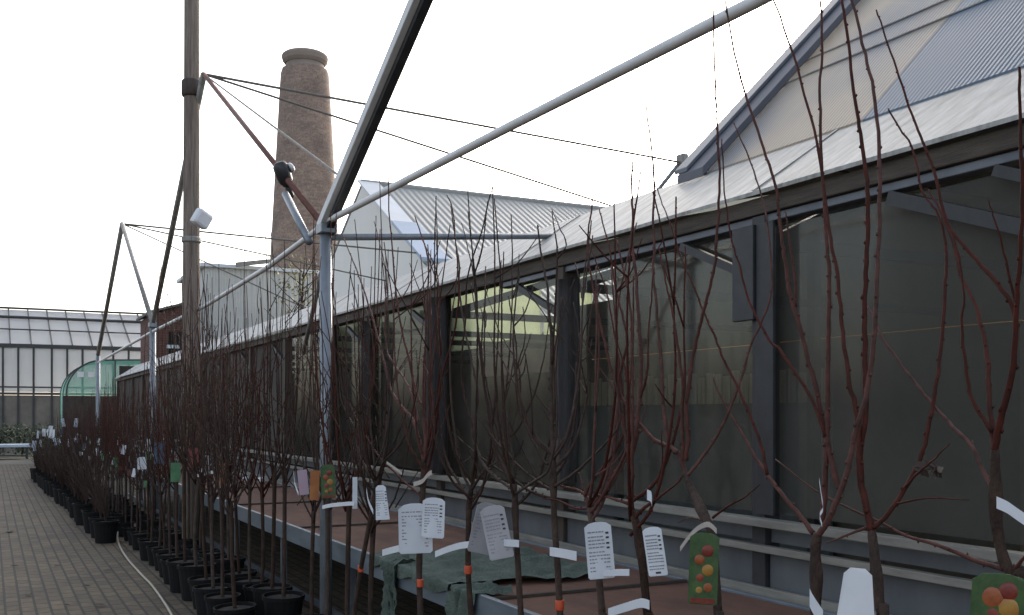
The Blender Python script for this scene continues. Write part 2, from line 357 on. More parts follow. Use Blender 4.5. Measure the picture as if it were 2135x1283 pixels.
b = MB(); b.slab([a+Vector((0,-.26,.02)), a+Vector((0,.0,.02)), c+Vector((0,.0,.02)), c+Vector((0,-.26,.02))], (0,0,.06)); b.build('barge_board', M['barge'], gh, bevel=.004)
b = MB(); b.slab([a+Vector((0,-.10,.085)), a+Vector((0,.03,.085)), c+Vector((0,.03,.085)), c+Vector((0,-.10,.085))], (0,0,.03)); b.build('barge_board', M['eave_trim'], gh, bevel=.004)
# gable of the steep bay (above the low roof)
b = MB(); b.slab([(4.25,YG-.3,3.16),(7.0,YG-.3,rz(7)-.05),(9.9,YG-.3,3.0)], (0,.04,0)); b.build('gable_panel', M['inner_wall'], gh)
# posts along the front
posts = [1.95, 3.95, 5.95, 8.04, 9.95, 11.2, 13.2, 15.2, 17.2, 19.2, 21.2, 23.2, 25.2, 27.2, 29.2, 31.2, 32.9]
for i, y in enumerate(posts):
    w = .05 if y > 7 else .048
    MB().box(XW-.05, XW+.05, y-w, y+w, 0, ZB-.004).build('post', M['post_dark'] if i < 2 else M['post_brown'], gh, bevel=.004)
    if y < 20:
        br = MB(); br.bar((XW-.028,y+.05,2.20),(XW-.028,y+.66,ZB-.06),.035,.045); br.build('knee_brace', M['post_dark'], gh)
        MB().box(XW+.06, 7.25, y-.02, y+.02, 2.345, 2.405).build('tie_beam', M['post_dark'], gh)
# timber casing and gathered curtains beside posts
MB().box(XW-.085, XW-.052, 3.95, 4.11, 1.98, ZB-.05).build('post_casing', M['post_dark'], gh, bevel=.003)
MB().box(XW-.07, XW-.052, 3.82, 3.945, 1.0, ZB-.05).build('post_casing', M['post_dark'], gh, bevel=.003)
MB().bar((XW-.032,1.98,2.02),(XW-.032,3.12,ZB-.07),.05,.06).build('knee_brace', M['post_dark'], gh)
def curtain(y, w, z0, z1, d=.05, seed=1):
    rr = random.Random(seed); b = MB(); n = 18; rows = 14
    for j in range(rows+1):
        t = j/rows; z = z1+(z0-z1)*t
        k = w*(0.78+.28*math.sin(t*3.0+.5))*(1 if t < .9 else 1-(t-.9)*3)
        for i in range(n):
            a = 2*math.pi*i/n; q = 1+.22*math.sin(a*5+seed)+.08*rr.random()
            b.v.append(Vector((XW-.09+math.cos(a)*d*q, y+math.sin(a)*k/2*q, z)))
    for j in range(rows):
        for i in range(n):
            i2 = (i+1) % n; b.f.append([j*n+i, j*n+i2, (j+1)*n+i2, (j+1)*n+i])
    b.f.append(list(range(n)))
    return b.build('gathered_curtain', M['curtain'], gh, smooth=True)
curtain(5.76, .17, 1.05, 2.40, .05, 1); curtain(7.98, .26, 1.0, 2.50, .07, 2); curtain(9.8, .16, 1.0, 2.45, .05, 3); curtain(11.1, .14, 1.0, 2.5, .05, 4)
# glass, sills and base panels between posts
for i in range(len(posts)):
    y0 = (posts[i-1] if i else YN); y1 = posts[i]
    a0, a1 = y0+.055, y1-.055
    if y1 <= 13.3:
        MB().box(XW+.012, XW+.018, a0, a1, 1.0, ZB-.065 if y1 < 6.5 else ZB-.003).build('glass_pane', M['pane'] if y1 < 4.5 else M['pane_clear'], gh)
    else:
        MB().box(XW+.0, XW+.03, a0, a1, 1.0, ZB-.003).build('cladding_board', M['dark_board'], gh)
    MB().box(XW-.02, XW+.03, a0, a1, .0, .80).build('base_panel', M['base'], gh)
    MB().box(XW-.012, XW+.025, a0, a1, .86, .925).build('base_panel', M['base'], gh)
MB().box(XW-.13, XW-.053, YN, YE, .945, .985).build('sill', M['sill'], gh, bevel=.004)
MB().box(XW-.10, XW-.053, YN, YE, .815, .850).build('sill', M['sill'], gh, bevel=.004)
MB().box(XW-.085, XW-.053, YN, YE, .55, .64).build('sill', M['sill'], gh, bevel=.004)
MB().box(7.37,7.38,YG,11.7,2.2,2.32).build('film_panel', M['slit_tint_film'], gh)  # added strip behind the wall slit, dulls and yellows its light
# inside: floor, back wall, fittings
MB().poly([(XW+.03,YN,.012),(10,YN,.012),(10,YG,.012),(7.3,YG,.012),(7.3,YE,.012),(XW+.03,YE,.012)]).build('inner_floor', M['floor_in'], gh)
bw = MB(); bw.box(7.30,7.36,YG,11.8,0,2.25); bw.box(7.30,7.36,YG,11.1,2.262,3.72); bw.box(7.30,7.36,11.1,12.1,2.262,3.02); bw.box(7.30,7.36,11.8,YE,0,2.62); bw.build('back_wall', M['inner_wall'], gh)
bw = MB(); bw.box(9.94,10.0,YN,YG-.3,0,2.25); bw.box(9.94,10.0,YN,YG-.3,2.262,3.0); bw.box(XW+.03,10,YN-.06,YN,0,3.0); bw.box(7.36,10,YG-.3,YG-.24,0,3.0); bw.build('back_wall', M['inner_wall'], gh)
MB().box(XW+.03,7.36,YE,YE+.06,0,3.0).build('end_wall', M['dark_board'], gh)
MB().box(7.37,7.39,11.84,12.75,2.63,3.60).build('film_panel', M['yellow_film'], gh)
MB().box(7.31,7.33,13.2,16.6,2.63,3.60).build('film_panel', M['yellow_film'], gh)
MB().box(7.31,7.33,16.7,24,2.63,3.6).build('film_panel', M['yellow_film'], gh)
MB().box(7.37,7.39,12.76,13.19,2.63,2.95).build('film_panel', M['yellow_film'], gh)
fe = MB()
for k in range(34):
    y = 7.2+k*.145; fe.box(7.16,7.18,y,y+.12,1.62,1.95+.03*math.sin(k*2.3))
fe.build('inner_plank_panel', M['plank'], gh)
MB().box(7.18,7.22,7.2,12.1,.02,1.70).build('inner_low_wall', M['base'], gh)
MB().box(6.2,6.28,6.4,6.48,.02,3.3).build('inner_post', M['post_dark'], gh)
MB().box(6.2,6.28,9.4,9.48,.02,3.3).build('inner_post', M['post_dark'], gh)
MB().bar((3.62,5.99,2.40),(6.2,6.0,3.25),.05,.07).build('inner_brace', M['post_dark'], gh)
MB().bar((3.62,3.99,2.40),(6.2,4.0,3.6),.05,.07).build('inner_brace', M['post_dark'], gh)
MB().bar((3.62,8.08,2.40),(6.2,8.09,3.25),.05,.07).build('inner_brace', M['post_dark'], gh)
MB().box(6.9,6.98,12.2,14.3,2.1,2.62).build('inner_panel', M['inner_pink'], gh)
for y in posts[:10]:
    if y > YG: MB().bar((4.0,y,2.93),(7.3,y,3.70),.05,.09).build('rafter', M['post_brown'], gh)

# ================================================================== PIPE FRAME along the path
XP = 2.0
pf = thing('pipe_frame', (XP, 6.57, 0), 'grey steel pipe frame of zigzag trusses on slim posts running along the path', 'pipe frame')
PY = [-1.5, 6.57, 14.65, 22.6]; ZP = 2.72
AY = [2.55, 10.75, 18.4]; ZA = [5.0, 5.08, 4.80]
for i, y in enumerate(PY):
    if i == 0: continue
    b = MB(); b.tube([(XP,y,0),(XP,y,ZP)],.042,12); po = b.build('post', M['galv'], pf, smooth=True)
    if y < 20:
        MB().box(XP-.055,XP+.055,y-.075,y+.05,ZP-.01,ZP+.055).build('cap_plate', M['galv'], po, bevel=.006)
pr = [onX(1582,0,XP), onX(1067,262,XP), onX(690,458,XP), onX(560,556,XP), onX(430,637,XP), onX(318,692,XP), onX(205,756,XP)]
b = MB(); b.tube([pr[0]+Vector((0,-2.2,-.0))]+pr, [.021]*8, 8); b.build('long_rail', M['galv_lit'], pf, smooth=True)
post_top = [Vector((XP,y,ZP+.03)) for y in PY]; apex = [Vector((XP,y,z)) for y, z in zip(AY,ZA)]
apex[1] = onX(425,155,XP); apex[2] = onX(255,467,XP)
dirn = (onX(882,0,XP)-post_top[1]).normalized()
apex[0] = post_top[1]+dirn*((4.9-ZP)/dirn.z)
db = MB(); db.bar(post_top[1]+Vector((-.016,.026,.012)),apex[0]+Vector((-.016,.026,.012)),.075,.060); db = db.build('diagonal_brace', M['galv_lit'], pf, bevel=.004)  # pale bar carries the lit side of the brace
b = MB(); b.bar(post_top[1]+Vector((.008,-.020,-.010)),apex[0]+Vector((.008,-.020,-.010)),.05,.052); b.build('brace_shade_side', M['post_dark'], db)  # dark bar stands in for the brace's shaded side
b = MB(); b.tube([post_top[1],apex[1]],.024,8); b.build('diagonal_brace', M['rust'], pf, smooth=True)
b = MB(); b.tube([post_top[2],apex[1]],.034,8); b.build('diagonal_brace', M['galv_old'], pf, smooth=True)
b = MB(); b.tube([post_top[2],apex[2]],.034,8); b.build('diagonal_brace', M['galv_old'], pf, smooth=True)
b = MB(); b.tube([post_top[3],apex[2]],.040,8); b.build('diagonal_brace', M['galv_old'], pf, smooth=True)
b = MB(); b.tube([post_top[1]+Vector((0,0,-.06)),(3.80,PY[1],2.845)],.024,8); b.build('cross_pipe', M['galv'], pf, smooth=True)
b = MB(); b.tube([post_top[1]+Vector((.03,.05,-.10)),(XP+.05,7.3,1.95)],.016,6); b.build('short_strut', M['galv_old'], pf, smooth=True)
s0 = onX(595,405,XP-.02)
b = MB(); b.tube([s0,onX(645,505,XP-.02)],.028,8); b.build('short_strut', M['galv'], pf, smooth=True)
RX = 8.1
rods = [(apex[1],(RX,10.75,4.82),.014),(apex[1],(RX,10.75,3.95),.012),(apex[2],(RX,18.4,4.66),.016),(apex[2],(RX,18.4,3.9),.013),(apex[2],(5.9,18.4,3.2),.011)]
for a, c, r in rods:
    b = MB(); b.tube([a,c],r,6); b.build('tie_rod', M['wire'], pf)
b = MB(); b.tube([apex[1],onX(714,372,XP)],.009,6); b.build('tie_rod', M['wire'], pf)
# rear line of the same frame, behind the low roof
pf2 = thing('pipe_frame', (RX, 10.75, 0), 'rear pipe frame whose truss tip shows above the white roof edge', 'pipe frame')
for y in (6.57,14.65,22.6): MB().tube([(RX,y,0),(RX,y,2.75)],.042,10).build('post', M['galv_old'], pf2, smooth=True)
for y, z, ya, yb in ((10.75,4.86,6.57,14.65),(18.4,4.7,14.65,22.6)):
    MB().tube([(RX,ya,2.75),(RX,y,z)],.03,8).build('diagonal_brace', M['galv'], pf2, smooth=True)
    MB().tube([(RX,yb,2.75),(RX,y,z)],.03,8).build('diagonal_brace', M['galv'], pf2, smooth=True)
MB().box(RX-.05,RX+.05,10.68,10.82,4.80,4.93).build('truss_clamp', M['galv_old'], pf2, bevel=.01)

# ================================================================== WOODEN POLE
pole = thing('wooden_pole', (1.93,11.25,0), 'tall weathered wooden pole rising out of the frame beside the chimney', 'pole')
pts = [(1.93,11.25,0),(1.93,11.25,2.5),(1.935,11.25,5),(1.94,11.25,8.2)]
MB().tube(pts,[.098,.092,.082,.075],16).build('shaft', M['pole'], pole, smooth=True)
MB().lathe([(.094,-.09),(.108,-.07),(.108,.07),(.094,.09)], (1.935,11.25,5.02), 16).build('clamp', M['post_brown'], pole, smooth=True)
c = onX(420,462,1.93)
lmp = MB(); Mx = Matrix.Translation(c+Vector((-.02,-.14,0))) @ Matrix.Rotation(R(28),4,'Y') @ Matrix.Rotation(R(20),4,'Z')
lmp.box(-.09,.09,-.05,.06,-.085,.085,Mx); lb = lmp.build('lamp_housing', M['white_plastic'], pole, bevel=.03)
MB().lathe([(.098,-.03),(.104,-.02),(.104,.02),(.098,.03)], (1.932,11.25,c.z-.10), 16).build('band', M['galv_old'], pole)

# floodlight clipped on the red brace
fl_c = onX(590,362,XP-.03)
fl = thing('floodlight', fl_c, 'small black floodlight clipped to the red pipe in front of the chimney', 'floodlight')
Mf = Matrix.Translation(fl_c) @ Matrix.Rotation(R(-25),4,'Y') @ Matrix.Rotation(R(12),4,'X')
b = MB(); b.lathe([(.03,-.10),(.055,-.06),(.062,0.0),(.058,.06),(.04,.085),(.02,.09)],(0,0,0),14); b.v = [Mf @ v for v in b.v]; b.build('housing', M['black_metal'], fl, smooth=True)
b = MB(); b.lathe([(.035,0),(.04,.015),(.03,.03)],(0,0,0),12); b.v = [Mf @ (Matrix.Translation((.055,-.02,.02)) @ Matrix.Rotation(R(80),4,'Y') @ v) for v in b.v]; b.build('lens', M['lens'], fl, smooth=True)
b = MB(); b.lathe([(.022,-.19),(.026,-.17),(.026,-.11),(.02,-.10)],(0,0,0),10); b.v = [Mf @ v for v in b.v]; b.build('cable_gland', M['black_metal'], fl, smooth=True)

# ================================================================== CHIMNEY
DC = 42.0
cb = onD(636,865,DC); cb.z = 0
ch = thing('chimney', cb, 'tall round tapering brick factory chimney with flat concrete cap', 'chimney')
def zc(v): return H+(VH-v)/F*DC
def rc(px): return px/2/F*DC
def ring_mesh(prof, uvs=True, n=48, name='shaft', m=None):
    me = bpy.data.meshes.new(name); vs = []; fs = []
    for r, z in prof:
        for k in range(n+1):
            a = 2*math.pi*k/n; vs.append((r*math.cos(a), r*math.sin(a), z))
    for i in range(len(prof)-1):
        for k in range(n): fs.append((i*(n+1)+k, i*(n+1)+k+1, (i+1)*(n+1)+k+1, (i+1)*(n+1)+k))
    me.from_pydata(vs, [], fs); uv = me.uv_layers.new(name='uv')
    for p in me.polygons:
        p.use_smooth = True
        for li in p.loop_indices:
            vi = me.loops[li].vertex_index; uv.data[li].uv = ((vi % (n+1))/n*7.2, vs[vi][2])
    me.materials.append(m); o = bpy.data.objects.new(name, me); COL.objects.link(o); o.parent = ch; return o
zs = [(0,rc(178)),(zc(640),rc(152)),(zc(530),rc(141)),(zc(420),rc(129)),(zc(300),rc(116)),(zc(200),rc(105)),(zc(158),rc(100)),(zc(148),rc(94))]
ring_mesh([(r,z) for z, r in zs], m=M['chimney'])
MB().lathe([(rc(93),zc(149)),(rc(80),zc(144)),(rc(78),zc(134)),(rc(84),zc(131))], (cb.x,cb.y,0), 40).build('neck', M['concrete'], ch, smooth=True)
cap = MB().lathe([(rc(82),zc(136)),(rc(92),zc(130)),(rc(96),zc(122)),(rc(94),zc(118)),(rc(86),zc(115))], (cb.x,cb.y,0), 40); cap = cap.build('cap', M['concrete'], ch, smooth=False)
MB().tube([(cb.x,cb.y,zc(116)),(cb.x,cb.y,zc(104))],.03,6).build('lightning_rod', M['wire'], cap)

# ================================================================== BUILDINGS BEHIND
# barn with grey corrugated roof and white gable
XG, YR = 7.5, 22.0
barn = thing('barn', (XG,YR,0), 'white-walled barn with grey corrugated roof behind the greenhouse, right of the chimney', 'barn')
r0 = onY(752,386,YR); xr = r0.x; zr = r0.z
e0 = onX(885,548,xr); sl = (zr-e0.z)/(YR-e0.y)
yl = e0.y-2.0; zl = zr-sl*(YR-yl)
yb = YR+5.8; zb = zr-sl*5.8
b = MB(); b.slab([(xr+.02,yl,zl),(22,yl,zl),(22,YR,zr),(xr+.02,YR,zr)], (0,0,.06)); b.build('roof', M['corr_roof'], barn)
b = MB(); b.slab([(xr+.02,yb,zb),(22,yb,zb),(22,YR+.005,zr),(xr+.02,YR+.005,zr)], (0,0,.06)); b.build('roof', M['corr_roof'], barn)
b = MB(); b.tube([(xr,YR,zr+.07),(22,YR,zr+.07)],.07,8); b.build('ridge_cap', M['corr_roof'], barn)
ym = e0.y+1.55
def rp(y): return zr-sl*abs(YR-y)
b = MB(); b.slab([(xr-.08,ym,rp(ym)+.07),(xr+.42,ym,rp(ym)+.07),(xr+.42,YR,zr+.07),(xr-.08,YR,zr+.07)], (0,0,.05)); b.build('verge_sheet', M['white_trim'], barn)
b = MB(); b.slab([(xr-.10,e0.y-.1,rp(e0.y-.1)+.07),(xr+.5,e0.y-.1,rp(e0.y-.1)+.07),(xr+.5,ym-.01,rp(ym)+.07),(xr-.10,ym-.01,rp(ym)+.07)], (0,0,.08)); b.build('verge_sheet', M['blue_trim'], barn)
b = MB(); b.slab([(xr+.03,yl+.1,0),(xr+.03,yl+.1,zl-.02),(xr+.03,YR,zr-.03),(xr+.03,yb-.2,zb-.02),(xr+.03,yb-.2,0)], (.2,0,0)); b.build('gable_wall', M['white_wall'], barn)
MB().box(xr+.24,21.9,yl+.1,yl+.3,0,zl-.02).build('side_wall', M['white_wall'], barn)
# pale corrugated shed left of the chimney foot
sh = thing('shed', onD(540,865,29)*Vector((1,1,0)) if False else Vector((onD(540,865,29).x, onD(540,865,29).y, 0)), 'pale grey shed of upright corrugated sheets at the foot of the chimney', 'shed')
q0 = onY(428,557,29.5); q1 = onY(655,560,29.5)
b = MB(); b.box(q0.x,q1.x,29.5,33.5,0,q0.z); b.build('corrugated_wall', M['corr_wall'], sh)
MB().box(q0.x-.15,q1.x+.15,29.35,33.6,q0.z+.003,q0.z+.10).build('roof_edge', M['white_trim'], sh)
MB().box(q0.x+.1,q0.x+2.6,29.42,29.49,q0.z-2.55,q0.z-2.42).build('wall_rail', M['galv_old'], sh)
b = MB(); b.bar(onY(492,552,29.2),onY(562,545,29.2),.12,.12); b.build('gutter_pipe', M['galv_old'], sh)
# dark red brick hut
bh = thing('brick_hut', (onD(360,865,31).x,onD(360,865,31).y,0), 'dark red brick hut with sloping roof seen left of the wooden pole', 'brick hut')
YH = 30.5
w0, w1 = onY(318,655,YH), onY(402,630,YH)
b = MB(); b.slab([(w0.x,YH,0),(w1.x,YH,0),(w1.x,YH,w1.z),(w0.x,YH,w0.z)], (0,2.6,0)); b.build('brick_wall', M['brick_red'], bh)
b = MB(); b.slab([(w0.x-.12,YH-.12,w0.z+.01),(w1.x+.1,YH-.12,w1.z+.01),(w1.x+.1,YH+2.7,w1.z+.01),(w0.x-.12,YH+2.7,w0.z+.01)], (0,0,.07)); b.build('roof', M['roof_in'], bh)
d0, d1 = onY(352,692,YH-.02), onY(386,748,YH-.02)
MB().box(d0.x,d1.x,YH-.03,YH-.004,d1.z-.8,d0.z).build('doorway', M['door_shade'], bh)  # flat panel on the wall, inner shade put in as colour
d0, d1 = onY(346,719,YH-.06), onY(374,727,YH-.06)
MB().box(d0.x,d1.x,YH-.06,YH-.034,d1.z,d0.z).build('lintel_board', M['white_trim'], bh)
# chain of ivy on the chimney foot: small tree
def leaf_cloud(mb, c, rad, n, size, rr, flat=1.0):
    for _ in range(n):
        d = Vector((rr.gauss(0,1), rr.gauss(0,1), rr.gauss(0,1))).normalized()*(rr.random()**.4)
        p = c+Vector((d.x*rad[0], d.y*rad[1], d.z*rad[2]))
        a = Vector((rr.uniform(-1,1), rr.uniform(-1,1), rr.uniform(-1,1))).normalized(); bb = a.orthogonal().normalized()
        s1 = size*rr.uniform(.6,1.4)
        mb.poly([p-a*s1, p+bb*s1*.55, p+a*s1, p-bb*s1*.55])
rr = random.Random(5)
tc = onD(628,865,27.5); tc.z = 0
tr = thing('tree', tc, 'thin leafless tree with a few yellow-green leaves in front of the chimney foot', 'tree')
b = MB(); b.tube([tc,tc+Vector((.05,0,2)),tc+Vector((0,.05,4)),tc+Vector((.1,0,5.8))],[.08,.065,.045,.015],8)
for k in range(26):
    z = 2.4+k*.12; a = k*2.4; L_ = .55+.5*math.sin(k*.5)**2
    s0_ = tc+Vector((.03,.02,z)); e_ = s0_+Vector((math.cos(a)*L_, math.sin(a)*L_, L_*.9)); b.tube([s0_,(s0_+e_)/2+Vector((0,0,-.06)),e_],[.018,.012,.005],5)
b.build('trunk', M['stem_dark'], tr, smooth=True)
b = MB()
leaf_cloud(b, tc+Vector((0,0,4.9)), (.85,.85,1.1), 260, .055, rr); b.build('crown', M['leaf_y'], tr)

# green windbreak netting tunnel
YT = 36.0
n0, n1 = onY(138,800,YT), onY(330,752,YT)
nt_ = thing('net_tunnel', (n0.x,YT,0), 'rounded tunnel of bright green netting before the far glasshouse', 'net tunnel')
zt = onY(200,752,YT).z
b = MB(); n = 12; L1 = n1.x+1.5; r_ = 1.15
prof = []
for k in range(n+1):
    a = math.pi/2*k/n
    prof.append((n0.x+r_-r_*math.cos(a), zt-r_+r_*math.sin(a)))
prof = [(n0.x, 0.02)]+prof+[(L1, zt+.10)]
for dy in (0, 3.2):
    pass
for i in range(len(prof)-1):
    (x0,z0),(x1,z1) = prof[i], prof[i+1]
    b.poly([(x0,YT,z0),(x1,YT,z1),(x1,YT+3,z1),(x0,YT+3,z0)])
b.poly([(x,YT,z) for x, z in prof]+[(L1,YT,.02)])
b.build('net_cover', M['green_net'], nt_)
hp = MB()
for dy in (-.03, 1.5, 3.0): hp.tube([(x,YT+dy,z+.02) for x, z in prof], .025, 6)
for x in (n0.x+1.5, n0.x+2.6, n0.x+3.7): hp.tube([(x,YT-.03,0),(x,YT-.03,zt)], .022, 6)
hp.build('hoop_frame', M['gh_frame'], nt_)
MB().box(n0.x-.1,L1,YT-.14,YT-.09,0,onY(200,826,YT).z).build('skirt_board', M['dark_board'], nt_)
wn = MB()
for u in (168, 190):
    q = onY(u,781,YT-.05); wn.box(q.x-.10,q.x+.10,YT-.06,YT-.045,q.z-.09,q.z+.09)
wn.build('white_patch', M['white_plastic'], nt_)

# far glasshouse across the end of the path
YF = 46.0
fg = thing('glasshouse', (onD(100,865,46).x,YF,0), 'wide glasshouse with dark glazing bars and whitened panes closing the far end of the path', 'glasshouse')
def fz(v, Y=YF): return onY(100,v,Y).z
zg = fz(727); zlow = fz(818); zmid = fz(745)
xa, xb = onY(-260,700,YF).x, onY(420,700,YF).x
zr_ = onY(100,650,YF+4.5).z
b = MB(); b.box(xa,xb,YF,YF+.03,zlow,zg); b.build('sheet_wall', M['gh_wall'], fg)
b = MB(); b.box(xa,xb,YF+.0,YF+.05,0,zlow-.14); b.build('lower_wall', M['gh_low'], fg)
MB().box(xa,xb,YF-.08,YF+.06,zg,zg+.16).build('gutter', M['gh_frame'], fg)
MB().box(xa,xb,YF-.05,YF-.003,zlow-.12,zlow-.02).build('wall_rail', M['gh_frame'], fg)
MB().box(xa,xb,YF-.03,YF-.003,fz(808)-.03,fz(808)+.03).build('wall_rail', M['gh_frame'], fg)
b = MB(); b.slab([(xa,YF+.06,zg+.12),(xb,YF+.06,zg+.12),(xb,YF+4.5,zr_),(xa,YF+4.5,zr_)], (0,0,.02)); b.build('glass_roof', M['gh_glass'], fg)
b = MB(); b.slab([(xa,YF+9,zg+.12),(xb,YF+9,zg+.12),(xb,YF+4.52,zr_),(xa,YF+4.52,zr_)], (0,0,.02)); b.build('glass_roof', M['gh_glass'], fg)
bars = MB(); k = 0; x = xa
while x < xb:
    bars.bar((x,YF+.05,zg+.16),(x,YF+4.5,zr_+.04),.05,.05)
    x += .78
bars.build('roof_bars', M['gh_frame'], fg)
for u in (-40, 6, 38, 70, 108, 140, 172, 204, 236, 268, 300):
    q = onY(u,800,YF).x
    MB().box(q-.04,q+.04,YF-.06,YF-.004,0,zg).build('wall_bar', M['gh_frame'], fg)
for vv, rad in ((650,.05),(672,.065),(700,.03)):
    t = (vv-650)/(727-650); y = YF+4.5-t*4.4; z = zr_-(zr_-zg-.16)*t+.09
    MB().tube([(xa,y,z),(xb,y,z)],rad,6).build('roof_rail', M['gh_frame'], fg)

# hedge and low table at the far left
rr = random.Random(9)
hc = onD(10,900,36); hc.z = 0
hd = thing('hedge', hc, 'dark green hedge at the left end of the path', 'hedge')
b = MB()
for k in range(7): leaf_cloud(b, hc+Vector((-3.2+k*.75,rr.uniform(-.2,.3),.62)), (.55,.5,.62), 420, .06, rr)
b.build('foliage', M['leaf'], hd)
b = MB()
for k in range(7): b.tube([hc+Vector((-3.2+k*.75,0,0)),hc+Vector((-3.1+k*.75,.1,.8))],[.04,.02],6)
b.build('stems', M['stem_dark'], hd)
lc = onZ(22,957,0)
lt = thing('low_table', lc, 'low display table with pale blue tray top beside the hedge', 'table')
MB().box(lc.x-1.5,lc.x+.62,lc.y-.5,lc.y+.5,.40,.50).build('tray', M['tray'], lt, bevel=.02)
for sx in (-1.4,-.4,.5):
    for sy in (-.4,.4): MB().box(lc.x+sx-.03,lc.x+sx+.03,lc.y+sy-.03,lc.y+sy+.03,0,.398).build('leg', M['gh_frame'], lt)
MB().box(lc.x-1.35,lc.x+.45,lc.y-.34,lc.y+.34,.10,.13).build('shelf', M['gh_frame'], lt)

# ================================================================== BENCH
BX0, BX1, BY0, BY1, BZ = 2.14, 3.36, .7, 19.0, .62
bn = thing('nursery_bench', (BX0,6,0), 'long low nursery bench with brown top and blue-grey metal rim beside the greenhouse', 'bench')
MB().box(BX0+.02,BX1,BY0,BY1,BZ-.05,BZ-.028).build('bench_top', M['bench_top'], bn)
y = BY0
while y < BY1-.1:
    y2 = min(y+2.45,BY1); MB().box(BX0-.012,BX0+.018,y+.004,y2-.004,BZ-.135,BZ).build('rim', M['bench_rim'], bn, bevel=.004); y = y2
MB().box(BX1+.002,BX1+.03,BY0,BY1,BZ-.10,BZ-.015).build('rim', M['bench_rim'], bn, bevel=.004)
for y in [1.2+k*1.8 for k in range(10)]:
    MB().box(BX0+.03,BX0+.075,y-.022,y+.022,0,BZ-.055).build('leg', M['bench_leg'], bn)
    MB().box(BX1-.08,BX1-.035,y-.022,y+.022,0,BZ-.055).build('leg', M['bench_leg'], bn)
MB().box(BX0+.02,BX0+.05,BY0,BY1,.07,.11).build('foot_rail', M['bench_leg'], bn)
for y in (3.1,4.4,5.6,7.9,10.2,12.5): MB().box(BX0+.03,BX1-.01,y,y+.03,BZ-.026,BZ-.012).build('top_seam', M['post_brown'], bn)
# green net lying on the bench and hanging over its rim
nd = thing('shade_net', (2.5,5.4,BZ), 'crumpled grey-green shade net lying on the bench and hanging over its rim', 'net')
def drape(y0, y1, reach, hang, seed):
    rr = random.Random(seed); b = MB(); nu, nv = 22, 26
    cols = nu+1
    for j in range(nv+1):
        s_ = j/nv*(reach+hang)
        for i in range(cols):
            t = i/nu; y = y0+(y1-y0)*t
            wob = .012*math.sin(t*23+seed)+.010*math.sin(t*9+s_*14)+.012*rr.random()
            if s_ < reach: p_ = Vector((BX0+reach-s_-.0, y+.05*math.sin(s_*6+seed), BZ-.02+abs(wob)*1.4+.012))
            else:
                q = s_-reach; wgt = (.45+.55*abs(math.sin(t*math.pi*2.5+seed)))
                p_ = Vector((BX0-.028-abs(wob)*1.2, y+.03*math.sin(q*7), BZ+.008-q*wgt))
            b.v.append(p_)
    for j in range(nv):
        for i in range(nu): b.f.append([j*cols+i, j*cols+i+1, (j+1)*cols+i+1, (j+1)*cols+i])
    return b
drape(4.75,6.0,.95,.08,3).build('lying_net', M['net'], nd, smooth=True)
drape(5.50,5.72,.12,.55,1).build('hanging_net', M['net'], nd, smooth=True)
drape(4.46,4.74,.16,.55,5).build('hanging_net', M['net'], nd, smooth=True)
# hose on the paving
hpts = [onZ(u,v,.014) for u, v in ((262,1090),(248,1105),(246,1128),(262,1160),(292,1195),(318,1222),(345,1260),(362,1292),(375,1340))]
b = MB(); b.tube(smooth_line(hpts,6),.011,8); ho = b.build('garden_hose', M['hose'], None, smooth=True)
tag(ho, 'pale beige garden hose curving over the brick paving', 'hose')
rr = random.Random(8)
for k, (u, v) in enumerate(((20,1108),(70,1068),(120,1180),(180,1222),(60,1240),(225,1190),(110,1025),(160,1100),(30,1180),(210,1262),(140,1262))):
    q = onZ(u,v,.012); b = MB(); a = rr.uniform(0,6.28); l_ = rr.uniform(.03,.06)*(1.8 if k == 0 else 1); dx = Vector((math.cos(a),math.sin(a),0))*l_; dy = Vector((-math.sin(a),math.cos(a),0))*l_*.45
    b.slab([q-dx, q-dx*.3+dy+Vector((0,0,.008)), q+dx*.5+dy*.8+Vector((0,0,.004)), q+dx, q+dx*.4-dy+Vector((0,0,.007)), q-dx*.5-dy*.7], (0,0,.0015))
    tag(b.build('fallen_leaf', M['dry_leaf']), 'large dark dead leaf on the paving at the left edge' if k == 0 else 'small dead leaf lying on the brick paving', 'leaf', None if k == 0 else 'dead leaves on the paving')
# two small white lids on the bench
for k, (u, v) in enumerate(((513,1000),(545,1002))):
    q = onZ(u,v,BZ+.0)
    b = MB(); b.lathe([(.045,-.028),(.05,0),(.042,.035),(.02,.045)], (q.x,q.y,BZ), 12); o = b.build('pot_lid', M['white_plastic'], None, smooth=True)
    tag(o, ('small white lid on the bench, left of the pair','small white lid on the bench, right of the pair')[k], 'lid', 'white lids on the bench')

# ================================================================== TREES
def stem_mesh(mb, pts, r0, r1, rr, n=6, buds=True, gap=.055, sub=4):
    line = smooth_line(pts, sub); L_ = len(line)
    jit = []
    for i, p_ in enumerate(line):
        k = .0015 if 0 < i < L_-1 else 0
        jit.append(p_+Vector((rr.uniform(-k,k), rr.uniform(-k,k), 0)))
    rad = [r0+(r1-r0)*(i/(L_-1))**.8 for i in range(L_)]
    mb.tube(jit, rad, n)
    if buds:
        acc = 0; side = 1
        for i in range(1, L_):
            d = jit[i]-jit[i-1]; seg = d.length
            acc += seg
            while acc > gap:
                acc -= gap*rr.uniform(.8,1.2)
                t = 1-max(0,min(1,acc/seg if seg > 0 else 0)); c = jit[i-1]+d*t
                o_ = d.normalized().cross(Vector((rr.uniform(-1,1),rr.uniform(-1,1),.2)))
                if o_.length < .1: continue
                o_.normalize(); side = -side
                mb.blob(c+o_*rad[i]*1.15*side+d.normalized()*.004, rad[i]*rr.uniform(.55,.85)+.0006)
